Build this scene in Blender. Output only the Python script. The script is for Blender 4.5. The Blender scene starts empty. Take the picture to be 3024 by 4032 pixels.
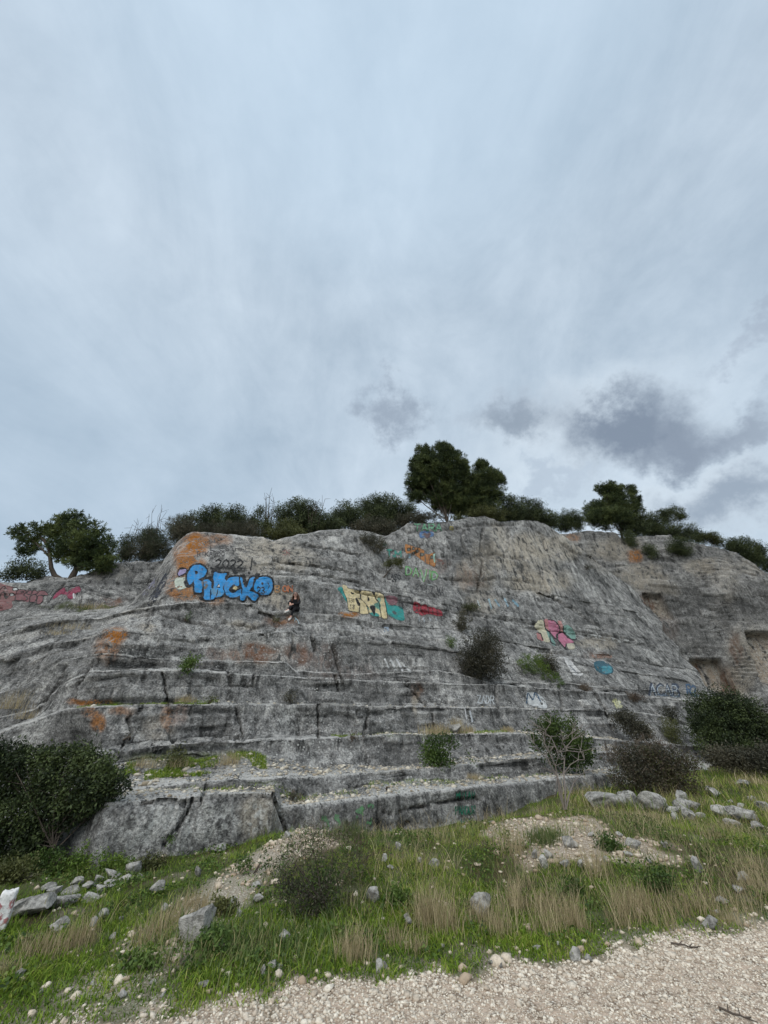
import bpy, bmesh, math, random
import numpy as np
from mathutils import Vector, Matrix
from mathutils.bvhtree import BVHTree

rng = np.random.default_rng(7)
random.seed(7)
SC = bpy.context.scene
COL = SC.collection

# ------------------------------------------------------------------ camera
F, PITCH, CAMZ = 1514.0, math.radians(28.85), 1.6
CP, SP = math.cos(PITCH), math.sin(PITCH)
cam = bpy.data.cameras.new('camera')
cam.sensor_fit = 'VERTICAL'
cam.sensor_height = 36.0
cam.lens = F / 4032.0 * 36.0
cam.clip_start, cam.clip_end = 0.05, 3000.0
cam_ob = bpy.data.objects.new('camera', cam)
cam_ob.location = (0, 0, CAMZ)
cam_ob.rotation_euler = (math.pi / 2 + PITCH, 0, 0)
COL.objects.link(cam_ob)
SC.camera = cam_ob

# ------------------------------------------------------------------ light, exposure
SC.view_settings.view_transform = 'Standard'
SC.view_settings.look = 'None'
SC.view_settings.exposure = 0.5
SC.view_settings.gamma = 1.0
SUN_EL, SUN_AZ = math.radians(48), math.radians(205)       # behind the camera, a little to the left
sun = bpy.data.lights.new('sun', 'SUN')
sun.energy, sun.angle, sun.color = 1.5, math.radians(70), (1.0, 0.97, 0.93)
sun_ob = bpy.data.objects.new('sun', sun)
sd = Vector((math.sin(SUN_AZ) * math.cos(SUN_EL), math.cos(SUN_AZ) * math.cos(SUN_EL), math.sin(SUN_EL)))
sun_ob.rotation_euler = sd.to_track_quat('Z', 'Y').to_euler()
sun_ob.location = sd * 60
COL.objects.link(sun_ob)


def srgb(r, g, b):
    f = lambda c: (c / 255 / 12.92) if c / 255 <= 0.04045 else ((c / 255 + 0.055) / 1.055) ** 2.4
    return (f(r), f(g), f(b), 1.0)


class NT:
    """small helper to wire shader nodes"""
    def __init__(self, tree):
        self.t = tree
        tree.nodes.clear()

    def n(self, kind, **kw):
        x = self.t.nodes.new(kind)
        ins = kw.pop('i', {})
        for k, v in kw.items():
            setattr(x, k, v)
        for k, v in ins.items():
            self.put(x.inputs[k], v)
        return x

    def put(self, sock, v):
        if isinstance(v, bpy.types.NodeSocket):
            self.t.links.new(v, sock)
        elif isinstance(v, bpy.types.Node):
            self.t.links.new(v.outputs[0], sock)
        else:
            sock.default_value = v

    def math(self, op, a, b=0.0, c=None, clamp=False):
        x = self.n('ShaderNodeMath', operation=op, use_clamp=clamp)
        self.put(x.inputs[0], a)
        self.put(x.inputs[1], b)
        if c is not None:
            self.put(x.inputs[2], c)
        return x.outputs[0]

    def vmath(self, op, a, b=(0, 0, 0)):
        x = self.n('ShaderNodeVectorMath', operation=op)
        self.put(x.inputs[0], a)
        if op == 'SCALE':
            self.put(x.inputs['Scale'], b)
        else:
            self.put(x.inputs[1], b)
        return x.outputs['Value'] if op in ('LENGTH', 'DISTANCE', 'DOT_PRODUCT') else x.outputs[0]

    def noise(self, vec, scale, detail=4.0, rough=0.55, dist=0.0):
        x = self.n('ShaderNodeTexNoise')
        self.put(x.inputs['Vector'], vec)
        x.inputs['Scale'].default_value = scale
        x.inputs['Detail'].default_value = detail
        x.inputs['Roughness'].default_value = rough
        x.inputs['Distortion'].default_value = dist
        return x.outputs['Fac']

    def ramp(self, fac, lo, hi, a=0.0, b=1.0, smooth=True):
        x = self.n('ShaderNodeMapRange', interpolation_type='SMOOTHSTEP' if smooth else 'LINEAR', clamp=True)
        self.put(x.inputs['Value'], fac)
        x.inputs['From Min'].default_value = lo
        x.inputs['From Max'].default_value = hi
        x.inputs['To Min'].default_value = a
        x.inputs['To Max'].default_value = b
        return x.outputs['Result']

    def mix(self, fac, a, b, blend='MIX'):
        x = self.n('ShaderNodeMix', data_type='RGBA', blend_type=blend)
        self.put(x.inputs[0], fac)
        self.put(x.inputs[6], a)
        self.put(x.inputs[7], b)
        return x.outputs[2]


def g(v):
    return (v, v, v, 1.0)


def ray(px, py):
    x = (np.asarray(px, float) - 1512.0) / F
    y = (2016.0 - np.asarray(py, float)) / F
    fw = CP - y * SP
    return x / fw, (SP + y * CP) / fw


def pt(px, py, Y):
    a, e = ray(px, py)
    return np.stack([a * Y, Y + 0 * a, CAMZ + e * Y], -1)


def project(Pw):
    X, Y, Z = Pw[..., 0], Pw[..., 1], Pw[..., 2] - CAMZ
    d = Y * CP + Z * SP
    return 1512 + F * X / d, 2016 - F * (Z * CP - Y * SP) / d


def mpp(px, py, Y):
    """metres per photo pixel at a point"""
    y = (2016.0 - py) / F
    return Y / (CP - y * SP) / F


# ------------------------------------------------------------------ world: overcast sky
world = bpy.data.worlds.new('World')
SC.world = world
world.use_nodes = True
w = NT(world.node_tree)
tc = w.n('ShaderNodeTexCoord').outputs['Generated']
dirv = w.vmath('NORMALIZE', tc)
sep = w.n('ShaderNodeSeparateXYZ', i={0: dirv})
zc = w.math('MAXIMUM', sep.outputs[2], 0.0)
den = w.math('ADD', zc, 0.35)
cx = w.math('DIVIDE', sep.outputs[0], den)
cy = w.math('DIVIDE', sep.outputs[1], den)
cl = w.n('ShaderNodeCombineXYZ', i={0: w.math('MULTIPLY', cx, 1.9), 1: w.math('MULTIPLY', cy, 1.0), 2: 0.0})
n1 = w.noise(cl, 1.8, 8, 0.62, 0.5)
cl2 = w.n('ShaderNodeCombineXYZ', i={0: w.math('ADD', w.math('MULTIPLY', cx, 1.1), w.math('MULTIPLY', cy, 0.5)), 1: w.math('MULTIPLY', cy, 0.9), 2: 4.0})
n2 = w.noise(cl2, 1.1, 5, 0.5, 0.2)
n3 = w.noise(dirv, 9.0, 5, 0.6, 0.3)
tone = w.math('ADD', w.math('MULTIPLY', n1, 0.6), w.math('ADD', w.math('MULTIPLY', n2, 0.5), w.math('MULTIPLY', n3, 0.26)))
tone = w.ramp(tone, 0.52, 0.84, smooth=False)
deck = w.mix(tone, srgb(159, 176, 192), srgb(198, 212, 225))
# brighter band low over the skyline, a touch darker half way up on the left
low = w.ramp(sep.outputs[2], 0.72, 0.30)
lowr = w.math('MULTIPLY', low, w.ramp(sep.outputs[0], -0.25, 0.35, 0.0, 1.0))
lft = w.math('MULTIPLY', w.ramp(sep.outputs[0], 0.1, -0.5), w.ramp(sep.outputs[2], 0.85, 0.45))
deck = w.mix(w.math('MULTIPLY', lft, 0.55), deck, srgb(158, 178, 196))
deck = w.mix(w.math('MULTIPLY', lowr, 0.42), deck, srgb(194, 208, 219))
high = w.ramp(sep.outputs[2], 0.80, 0.99)
deck = w.mix(w.math('MULTIPLY', high, 0.5), deck, srgb(190, 211, 229))
# broken brighter and darker clouds low on the right
wv = w.n('ShaderNodeTexNoise')
w.put(wv.inputs['Vector'], dirv)
wv.inputs['Scale'].default_value = 4.5
wv.inputs['Detail'].default_value = 6.0
wv.inputs['Roughness'].default_value = 0.66
warp = w.vmath('SCALE', w.vmath('SUBTRACT', wv.outputs['Color'], (0.5, 0.5, 0.5)), 0.42)
wdir = w.vmath('ADD', dirv, warp)


def sky_blob(col, px, py, rx, ry, colour, amount, soft=0.75):
    a, e = ray(px, py)
    c = Vector((float(a), 1.0, float(e))).normalized()
    right = Vector((c.y, -c.x, 0)).normalized()
    up = right.cross(c)
    dv = w.vmath('SUBTRACT', wdir, tuple(c))
    k = 1.0 / F * 0.82
    u_ = w.math('DIVIDE', w.vmath('DOT_PRODUCT', dv, tuple(right)), rx * k)
    v_ = w.math('DIVIDE', w.vmath('DOT_PRODUCT', dv, tuple(up)), ry * k)
    r = w.math('SQRT', w.math('ADD', w.math('MULTIPLY', u_, u_), w.math('MULTIPLY', v_, v_)))
    m = w.ramp(r, 1.0 + soft * 0.4, 1.0 - soft)
    return w.mix(w.math('MULTIPLY', m, amount), col, colour)


deck = sky_blob(deck, 2250, 1700, 520, 240, srgb(205, 217, 227), 0.75, 0.9)
deck = sky_blob(deck, 2750, 2000, 420, 170, srgb(208, 219, 228), 0.85, 0.9)
deck = sky_blob(deck, 1980, 1640, 330, 110, srgb(150, 163, 178), 0.55, 0.9)
deck = sky_blob(deck, 1560, 1610, 150, 110, srgb(138, 151, 167), 0.8, 0.85)
deck = sky_blob(deck, 2010, 1700, 190, 110, srgb(134, 147, 162), 0.85, 0.85)
deck = sky_blob(deck, 2440, 1690, 300, 150, srgb(118, 131, 148), 0.95, 0.8)
deck = sky_blob(deck, 2620, 1760, 230, 110, srgb(128, 140, 156), 0.9, 0.8)
deck = sky_blob(deck, 2960, 1680, 160, 100, srgb(140, 152, 167), 0.8)
deck = sky_blob(deck, 2880, 1990, 340, 120, srgb(138, 152, 168), 0.9, 0.9)
deck = sky_blob(deck, 3010, 1320, 100, 50, srgb(150, 162, 178), 0.55, 0.9)
deck = sky_blob(deck, 2150, 1920, 160, 60, srgb(160, 174, 190), 0.5)
skyt = w.n('ShaderNodeTexSky', sky_type='NISHITA')
skyt.sun_disc = False
skyt.sun_elevation, skyt.sun_rotation = SUN_EL, SUN_AZ
deck = w.mix(0.06, deck, w.vmath('SCALE', skyt.outputs[0], 0.10))
# below the horizon: dull ground bounce
deck = w.mix(w.ramp(sep.outputs[2], 0.02, -0.06), deck, (0.10, 0.10, 0.09, 1))
bg = w.n('ShaderNodeBackground', i={'Color': deck, 'Strength': 0.86})
out = w.n('ShaderNodeOutputWorld')
w.t.links.new(bg.outputs[0], out.inputs[0])

# ------------------------------------------------------------------ numpy noise
_perm = np.random.default_rng(11).permutation(256)
_perm = np.concatenate([_perm, _perm, _perm])
_grad = np.random.default_rng(12).normal(size=(256, 3))
_grad /= np.linalg.norm(_grad, axis=1)[:, None]


def pnoise(p):
    p = np.asarray(p, float)
    i = np.floor(p).astype(int)
    f = p - i
    i &= 255
    s = f * f * f * (f * (f * 6 - 15) + 10)
    tot = 0
    for dx in (0, 1):
        wx = s[..., 0] if dx else 1 - s[..., 0]
        hx = _perm[(i[..., 0] + dx) & 255]
        for dy in (0, 1):
            wy = wx * (s[..., 1] if dy else 1 - s[..., 1])
            hy = _perm[hx + ((i[..., 1] + dy) & 255)]
            for dz in (0, 1):
                wz = wy * (s[..., 2] if dz else 1 - s[..., 2])
                h = _perm[hy + ((i[..., 2] + dz) & 255)]
                gr = _grad[h]
                tot = tot + wz * (gr[..., 0] * (f[..., 0] - dx) + gr[..., 1] * (f[..., 1] - dy) + gr[..., 2] * (f[..., 2] - dz))
    return tot * 1.6


def fbm(p, oct=4, gain=0.5):
    p = np.asarray(p, float)
    t, a = 0, 1.0
    for k in range(oct):
        t = t + a * pnoise(p * (2.03 ** k) + 17.3 * k)
        a *= gain
    return t


def hash1(i):
    i = np.asarray(i).astype(int)
    return (_perm[(i * 7 + 3) & 255] * 251 + _perm[(i * 13 + 101) & 255]) % 1024 / 1024.0


def hash2(i, j):
    return hash1(_perm[np.asarray(i).astype(int) & 255] + np.asarray(j).astype(int) * 31)


def sstep(x, a, b):
    t = np.clip((np.asarray(x, float) - a) / (b - a), 0, 1)
    return t * t * (3 - 2 * t)


# ------------------------------------------------------------------ mesh building
def mesh(name, V, Fc, mat=None, smooth=False, colors=None, parent=None, cname='tint', extra=None):
    """Fc: (n,3) or (n,4) integer array"""
    V = np.ascontiguousarray(V, dtype=np.float32).reshape(-1, 3)
    Fc = np.ascontiguousarray(Fc, dtype=np.int32)
    k = Fc.shape[1]
    me = bpy.data.meshes.new(name)
    me.vertices.add(len(V))
    me.vertices.foreach_set('co', V.ravel())
    me.loops.add(Fc.size)
    me.loops.foreach_set('vertex_index', Fc.ravel())
    me.polygons.add(len(Fc))
    me.polygons.foreach_set('loop_start', np.arange(0, Fc.size, k, dtype=np.int32))
    me.polygons.foreach_set('loop_total', np.full(len(Fc), k, dtype=np.int32))
    if smooth:
        me.polygons.foreach_set('use_smooth', np.ones(len(Fc), bool))
    for nm, c in ([(cname, colors)] if colors is not None else []) + (extra or []):
        at = me.attributes.new(nm, 'FLOAT_COLOR', 'POINT')
        c = np.asarray(c, np.float32)
        if c.shape[-1] == 3:
            c = np.concatenate([c, np.ones(c.shape[:-1] + (1,), np.float32)], -1)
        at.data.foreach_set('color', np.ascontiguousarray(c).ravel())
    me.update(calc_edges=True)
    if mat is not None:
        me.materials.append(mat)
    ob = bpy.data.objects.new(name, me)
    COL.objects.link(ob)
    if parent is not None:
        ob.parent = parent
        # parents keep no rotation or scale, so child vertices are given relative to the parent's location
    return ob


def thing(name, label, cat, loc=(0, 0, 0), group=None):
    o = bpy.data.objects.new(name, None)
    o.empty_display_size = 0.2
    o.location = [float(x) for x in loc]
    COL.objects.link(o)
    return tag(o, label, cat, group)


def tag(o, label=None, cat=None, group=None, kind=None):
    for k, v in (('label', label), ('category', cat), ('group', group), ('kind', kind)):
        if v:
            o[k] = v
    return o


def grid_faces(R, C):
    i = np.arange((R - 1) * C).reshape(R - 1, C)[:, :-1]
    return np.stack([i, i + 1, i + 1 + C, i + C], -1).reshape(-1, 4)


def tubes(paths, sides=6):
    """paths: list of (points (n,3), radii (n,)) -> V, F(quads)"""
    Vs, Fs, off = [], [], 0
    th = np.arange(sides) / sides * 2 * math.pi
    for P, r in paths:
        P = np.asarray(P, float)
        r = np.asarray(r, float)
        if len(P) < 2:
            continue
        T = np.gradient(P, axis=0)
        T /= np.linalg.norm(T, axis=1)[:, None] + 1e-9
        ref = np.where(np.abs(T[:, 2:3]) > 0.9, np.array([[1.0, 0, 0]]), np.array([[0, 0, 1.0]]))
        A = np.cross(T, ref)
        A /= np.linalg.norm(A, axis=1)[:, None] + 1e-9
        B = np.cross(T, A)
        ring = P[:, None] + r[:, None, None] * (np.cos(th)[None, :, None] * A[:, None] + np.sin(th)[None, :, None] * B[:, None])
        n = len(P)
        Vs.append(ring.reshape(-1, 3))
        idx = off + np.arange(n * sides).reshape(n, sides)
        nx = np.roll(idx, -1, axis=1)
        Fs.append(np.stack([idx[:-1], nx[:-1], nx[1:], idx[1:]], -1).reshape(-1, 4))
        off += n * sides
    return np.concatenate(Vs), np.concatenate(Fs)


# ------------------------------------------------------------------ materials
def new_mat(name):
    m = bpy.data.materials.new(name)
    m.use_nodes = True
    return m, NT(m.node_tree)


def finish(nt, color, rough=0.9, bump=None, bdist=0.02, bstr=0.6, spec=0.2):
    b = nt.n('ShaderNodeBsdfPrincipled')
    nt.put(b.inputs['Base Color'], color)
    nt.put(b.inputs['Roughness'], rough)
    nt.put(b.inputs['Specular IOR Level'], spec)
    if bump is not None:
        bp = nt.n('ShaderNodeBump', i={'Height': bump, 'Distance': bdist, 'Strength': bstr})
        nt.put(b.inputs['Normal'], bp.outputs[0])
    o = nt.n('ShaderNodeOutputMaterial')
    nt.t.links.new(b.outputs[0], o.inputs[0])
    return b


def rock_material(name, scale=1.0, streak=1.0, warm=0.0, speck=1.0, shade=1.0):
    m, t = new_mat(name)
    pos = t.n('ShaderNodeNewGeometry').outputs['Position']
    at = t.n('ShaderNodeAttribute', attribute_name='mask')
    at2 = t.n('ShaderNodeAttribute', attribute_name='mask2')
    sp = t.n('ShaderNodeSeparateColor', i={0: at.outputs['Color']})
    sp2 = t.n('ShaderNodeSeparateColor', i={0: at2.outputs['Color']})
    big = t.noise(pos, 0.55 * scale, 6, 0.62, 0.4)
    mid = t.noise(pos, 3.2 * scale, 7, 0.68, 0.3)
    fine = t.noise(pos, 12 * scale, 6, 0.78)
    st = t.n('ShaderNodeMapping', i={'Vector': pos, 'Scale': (4.5, 4.5, 0.42)})
    strk = t.noise(st, 1.0 * scale, 5, 0.6, 0.5)
    sb = t.n('ShaderNodeMapping', i={'Vector': pos, 'Scale': (1.2, 1.2, 9.0), 'Rotation': (0, 0.06, 0)})
    bed = t.noise(sb, 1.0 * scale, 5, 0.65, 0.6)
    v = t.math('ADD', t.math('MULTIPLY', big, 0.26), t.math('MULTIPLY', mid, 0.34))
    v = t.math('ADD', v, t.math('MULTIPLY', strk, 0.33 * streak))
    v = t.math('ADD', v, t.math('MULTIPLY', bed, 0.07))
    v = t.math('ADD', v, t.math('MULTIPLY', fine, 0.22))
    v = t.math('SUBTRACT', v, 0.09 + 0.12 * streak - 0.12)
    at3 = t.n('ShaderNodeSeparateColor', i={0: t.n('ShaderNodeAttribute', attribute_name='mask3').outputs['Color']})
    v = t.math('ADD', v, t.math('MULTIPLY', t.math('SUBTRACT', at3.outputs[0], 0.5), 0.22))
    v = t.ramp(v, 0.43, 0.68, smooth=False)
    col = t.mix(t.ramp(v, 0.0, 0.55, smooth=False), srgb(82, 82, 80), srgb(156, 154, 150))
    col = t.mix(t.ramp(v, 0.5, 1.0, smooth=False), col, srgb(218, 215, 208))
    # black water streaks and sooty lichen
    blk = t.ramp(t.math('ADD', t.math('MULTIPLY', strk, 0.65), t.math('MULTIPLY', mid, 0.35)), 0.47, 0.36)
    col = t.mix(t.math('MULTIPLY', blk, 0.62), col, srgb(58, 56, 53))
    # cream water-washed stone
    cm = t.math('MULTIPLY', sp.outputs[1], t.ramp(t.math('ADD', t.math('MULTIPLY', strk, 0.6), t.math('MULTIPLY', mid, 0.5)), 0.42, 0.62))
    col = t.mix(cm, col, srgb(196, 184, 164))
    # rusty seepage
    rm = t.math('MULTIPLY', sp.outputs[2], t.ramp(t.math('ADD', t.math('MULTIPLY', strk, 0.7), t.math('MULTIPLY', fine, 0.35)), 0.42, 0.62))
    col = t.mix(rm, col, srgb(120, 84, 62))
    # masked dark areas, some of them painted-in shade; moss
    dm = t.math('MULTIPLY', sp2.outputs[0], t.ramp(strk, 0.38, 0.62))
    col = t.mix(t.math('MULTIPLY', dm, 0.8), col, srgb(56, 55, 53))
    mm = t.math('MULTIPLY', sp2.outputs[1], t.ramp(mid, 0.38, 0.55))
    col = t.mix(mm, col, srgb(82, 92, 48))
    # pale crustose lichen spots
    vo = t.n('ShaderNodeTexVoronoi', i={'Vector': t.vmath('ADD', pos, t.vmath('SCALE', t.n('ShaderNodeTexNoise', i={'Vector': pos, 'Scale': 9.0}).outputs['Color'], 0.09)), 'Scale': 8.0 * scale, 'Randomness': 1.0})
    spot = t.math('MULTIPLY', t.ramp(vo.outputs['Distance'], 0.34, 0.24), t.ramp(t.math('ADD', t.math('MULTIPLY', mid, 0.5), t.math('MULTIPLY', big, 0.5)), 0.50, 0.58))
    vo2 = t.n('ShaderNodeTexVoronoi', i={'Vector': pos, 'Scale': 14.0 * scale, 'Randomness': 1.0})
    sel2 = t.n('ShaderNodeSeparateColor', i={0: vo2.outputs['Color']})
    spot2 = t.math('MULTIPLY', t.ramp(vo2.outputs['Distance'], 0.42, 0.30), t.math('MULTIPLY', t.ramp(sel2.outputs[0], 0.72, 0.78), t.math('MAXIMUM', t.ramp(big, 0.47, 0.56), sp2.outputs[2])))
    pale = t.math('MULTIPLY', t.math('MAXIMUM', t.math('MULTIPLY', spot, 0.55), spot2), 0.75 * speck)
    lich = t.math('MULTIPLY', t.ramp(vo.outputs['Distance'], 0.40, 0.30), t.ramp(mid, 0.44, 0.54))
    pale = t.math('MAXIMUM', pale, t.math('MULTIPLY', sp2.outputs[2], t.math('MAXIMUM', t.math('MULTIPLY', lich, 0.85), t.math('MULTIPLY', t.ramp(t.math('ADD', t.math('MULTIPLY', fine, 0.5), t.math('MULTIPLY', mid, 0.5)), 0.48, 0.60), 0.6))))
    col = t.mix(pale, col, srgb(205, 204, 198))
    # orange lichen
    om = t.math('MULTIPLY', sp.outputs[0], t.ramp(t.math('ADD', t.math('MULTIPLY', fine, 0.55), t.math('MULTIPLY', mid, 0.55)), 0.49, 0.57))
    col = t.mix(om, col, srgb(168, 108, 44))
    if shade != 1.0:
        col = t.mix(1.0, col, g(shade), 'MULTIPLY')
    if warm:
        col = t.mix(warm, col, srgb(176, 160, 140))
    gn = t.noise(pos, 24 * scale, 3, 0.7)
    st2 = t.n('ShaderNodeMapping', i={'Vector': pos, 'Scale': (11, 11, 1.6)})
    s2 = t.noise(st2, 1.0 * scale, 4, 0.65, 0.3)
    dash = t.math('MULTIPLY', t.ramp(s2, 0.60, 0.67), t.ramp(big, 0.47, 0.58))
    col = t.mix(t.math('MULTIPLY', dash, 0.42), col, srgb(196, 194, 188))
    col = t.mix(1.0, col, t.mix(t.ramp(gn, 0.34, 0.66, smooth=False), g(0.56), g(1.42)), 'MULTIPLY')
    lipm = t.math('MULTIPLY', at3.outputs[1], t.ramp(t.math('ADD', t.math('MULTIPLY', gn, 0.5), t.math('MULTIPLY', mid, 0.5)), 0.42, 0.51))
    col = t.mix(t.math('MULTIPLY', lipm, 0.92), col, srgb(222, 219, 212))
    col = t.mix(t.math('MULTIPLY', at3.outputs[2], 0.8), col, srgb(50, 47, 42))
    bump = t.math('ADD', t.math('MULTIPLY', fine, 0.5), t.math('ADD', t.math('MULTIPLY', mid, 1.0), t.math('MULTIPLY', t.noise(pos, 48 * scale, 3, 0.7), 0.25)))
    finish(t, col, 0.92, bump, 0.13, 0.95, 0.15)
    return m


def paint_material():
    m, t = new_mat('spray_paint')
    at = t.n('ShaderNodeAttribute', attribute_name='tint')
    pos = t.n('ShaderNodeNewGeometry').outputs['Position']
    nz = t.noise(pos, 11, 6, 0.65)
    col = t.mix(t.ramp(nz, 0.42, 0.72, 0.02, 0.45), at.outputs['Color'], srgb(124, 122, 118))
    col = t.mix(t.ramp(t.noise(pos, 4, 4, 0.6), 0.35, 0.7, 0.0, 0.30), col, t.mix(0.5, at.outputs['Color'], srgb(70, 70, 70)))
    finish(t, col, 0.75, t.math('ADD', nz, t.noise(pos, 30, 3, 0.6)), 0.06, 0.5, 0.25)
    return m


def tint_material(name, rough=0.75, trans=0.0, spec=0.2):
    m, t = new_mat(name)
    at = t.n('ShaderNodeAttribute', attribute_name='tint')
    b = finish(t, at.outputs['Color'], rough, None, spec=spec)
    if trans:
        tr = t.n('ShaderNodeBsdfTranslucent', i={'Color': at.outputs['Color']})
        mx = t.n('ShaderNodeMixShader', i={0: trans, 1: b.outputs[0], 2: tr.outputs[0]})
        o = [n for n in t.t.nodes if n.type == 'OUTPUT_MATERIAL'][0]
        t.t.links.new(mx.outputs[0], o.inputs[0])
    return m


def plain_material(name, rgb, rough=0.8, nscale=20.0, var=0.25, spec=0.3):
    m, t = new_mat(name)
    pos = t.n('ShaderNodeNewGeometry').outputs['Position']
    nz = t.noise(pos, nscale, 4, 0.6)
    c = srgb(*rgb)
    d = tuple(x * (1 - var) for x in c[:3]) + (1,)
    finish(t, t.mix(nz, d, c), rough, nz, 0.01, 0.3, spec)
    return m


def bark_material():
    m, t = new_mat('bark')
    pos = t.n('ShaderNodeNewGeometry').outputs['Position']
    mp = t.n('ShaderNodeMapping', i={'Vector': pos, 'Scale': (18, 18, 4)})
    nz = t.noise(mp, 1.0, 5, 0.65)
    finish(t, t.mix(nz, srgb(48, 42, 37), srgb(112, 102, 92)), 0.95, nz, 0.02, 0.7, 0.1)
    return m


M_ROCK = rock_material('weathered_limestone')
M_WALL = rock_material('layered_limestone', 0.8, 1.25, 0.0, 0.5, 0.80)
M_PAINT = paint_material()
M_LEAF = tint_material('leaves', 0.6, 0.18, 0.3)
M_GRASS = tint_material('grass_blades', 0.7, 0.25, 0.2)
M_BARK = bark_material()

# ------------------------------------------------------------------ ground
_re = [(-400, 4120), (0, 4052), (350, 4018), (700, 3985), (900, 3960), (1300, 3895), (1560, 3858), (1900, 3808), (2300, 3760), (2700, 3695), (3024, 3650), (3500, 3580)]
_a, _e = ray([q[0] for q in _re], [q[1] for q in _re])
_Yr = CAMZ / -_e
_Xr = _a * _Yr


def road_edge(X):
    return np.interp(X, _Xr, _Yr)


def hground(X, Y):
    X = np.asarray(X, float)
    Y = np.asarray(Y, float)
    q = np.stack([X, Y, 0 * X], -1)
    bank = sstep(Y - road_edge(X), 0.0, 0.9)
    d = Y - 7.4
    m = np.exp(-np.where(d < 0, d / 1.6, d / 1.15) ** 2)
    ridge = sstep(X, -2.4, -0.9) * (1 - sstep(X, 4.5, 8.0))
    z = bank * ridge * m * (0.13 + 0.27 * np.exp(-((X - 2.9) / 1.3) ** 2) + 0.08 * np.exp(-((X + 1.5) / 0.8) ** 2))
    z = z + bank * (0.04 * fbm(q * 0.8, 3) + 0.022 * fbm(q * 3.1 + 5, 2))
    z = z + 0.012 * fbm(q * 2.3 + 9, 2) * (1 - bank)
    z = z + 0.022 * np.clip(Y - 8.5, 0, 12) * sstep(X, 3.0, 6.0)
    z = z - 0.27 * sstep(X, -3.6, -1.8) * (1 - sstep(X, 2.2, 4.2)) * sstep(Y, 7.5, 8.5) * (1 - sstep(Y, 13, 16))
    z = z - 0.10 * np.exp(-((X + 4.2) / 1.8) ** 2 - ((Y - 6.6) / 1.2) ** 2)
    return z


def ground_hit(px, py):
    a, e = ray(px, py)
    Ys = np.linspace(2.5, 30, 1400)
    d = CAMZ + e * Ys - hground(a * Ys, Ys)
    k = np.argmax(d < 0) if (d < 0).any() else len(Ys) - 1
    Y = Ys[k]
    return np.array([a * Y, Y, hground(a * Y, Y)])


_path = np.array([ground_hit(*q)[:2] for q in [(470, 3860), (640, 3740), (800, 3600), (930, 3480), (1060, 3360), (1180, 3300), (1330, 3275)]])


def path_dist(X, Y):
    best = np.full(np.shape(X), 9.0)
    for (x0, y0), (x1, y1) in zip(_path[:-1], _path[1:]):
        dx, dy = x1 - x0, y1 - y0
        s = np.clip(((X - x0) * dx + (Y - y0) * dy) / (dx * dx + dy * dy), 0, 1)
        best = np.minimum(best, np.hypot(X - x0 - s * dx, Y - y0 - s * dy))
    return best


_mound = ground_hit(2130, 3260)
_mound2 = ground_hit(2350, 3330)
_heap = ground_hit(1170, 3330)


def ground_masks(X, Y):
    """gravel road, stony path and heaps, red soil: 0..1"""
    q = np.stack([X, Y, 0 * X], -1)
    nz = fbm(q * 2.2 + 3, 4)
    road = sstep(road_edge(X) - Y + 0.22 * nz, -0.12, 0.16)
    pth = 1 - sstep(path_dist(X, Y) + 0.15 * nz, 0.16, 0.52)
    hp = np.maximum(np.exp(-((X - _mound[0]) / 0.9) ** 2 - ((Y - _mound[1]) / 0.55) ** 2), np.exp(-((X - _mound2[0]) / 1.0) ** 2 - ((Y - _mound2[1]) / 0.5) ** 2))
    hp = np.maximum(hp, np.exp(-((X - _heap[0]) / 0.55) ** 2 - ((Y - _heap[1]) / 0.5) ** 2))
    hp = sstep(hp + 0.35 * nz, 0.30, 0.65)
    left = 0 * X - 1
    fringe = (1 - sstep(np.abs(Y - road_edge(X)), 0.05, 0.4)) * 0.6
    stones = np.clip(np.maximum.reduce([pth, hp, left + 0.5 * nz, fringe + 0.4 * nz]), 0, 1)
    return road, stones, hp


def ground_material():
    m, t = new_mat('bank_soil_and_gravel')
    pos = t.n('ShaderNodeNewGeometry').outputs['Position']
    sp = t.n('ShaderNodeSeparateColor', i={0: t.n('ShaderNodeAttribute', attribute_name='mask').outputs['Color']})
    n_b = t.noise(pos, 1.1, 5, 0.6)
    n_m = t.noise(pos, 9, 6, 0.7)
    n_f = t.noise(pos, 70, 4, 0.7)
    soil = t.mix(n_m, srgb(54, 48, 34), srgb(92, 84, 58))
    moss = t.mix(n_m, srgb(50, 58, 28), srgb(84, 92, 48))
    col = t.mix(t.ramp(n_b, 0.40, 0.58), soil, moss)
    red = t.mix(n_m, srgb(104, 72, 54), srgb(150, 122, 98))
    col = t.mix(sp.outputs[2], col, red)
    grit = t.mix(n_f, srgb(160, 148, 128), srgb(222, 214, 198))
    vo = t.n('ShaderNodeTexVoronoi', i={'Vector': pos, 'Scale': 46.0})
    vs = t.n('ShaderNodeSeparateColor', i={0: vo.outputs['Color']})
    peb = t.mix(t.ramp(vo.outputs['Distance'], 0.55, 0.25), srgb(120, 104, 88), t.mix(vs.outputs[0], srgb(190, 180, 164), srgb(234, 228, 214)))
    rd = t.mix(t.ramp(n_m, 0.38, 0.66), t.mix(t.noise(pos, 1.6, 4, 0.6), srgb(190, 166, 146), srgb(206, 190, 170)), peb)
    col = t.mix(t.math('MULTIPLY', sp.outputs[1], 0.75), col, t.mix(0.5, grit, peb))
    col = t.mix(sp.outputs[0], col, rd)
    finish(t, col, 0.95, t.math('ADD', n_f, t.math('ADD', n_m, t.math('MULTIPLY', vo.outputs['Distance'], 0.8))), 0.02, 0.6, 0.15)
    return m


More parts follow.
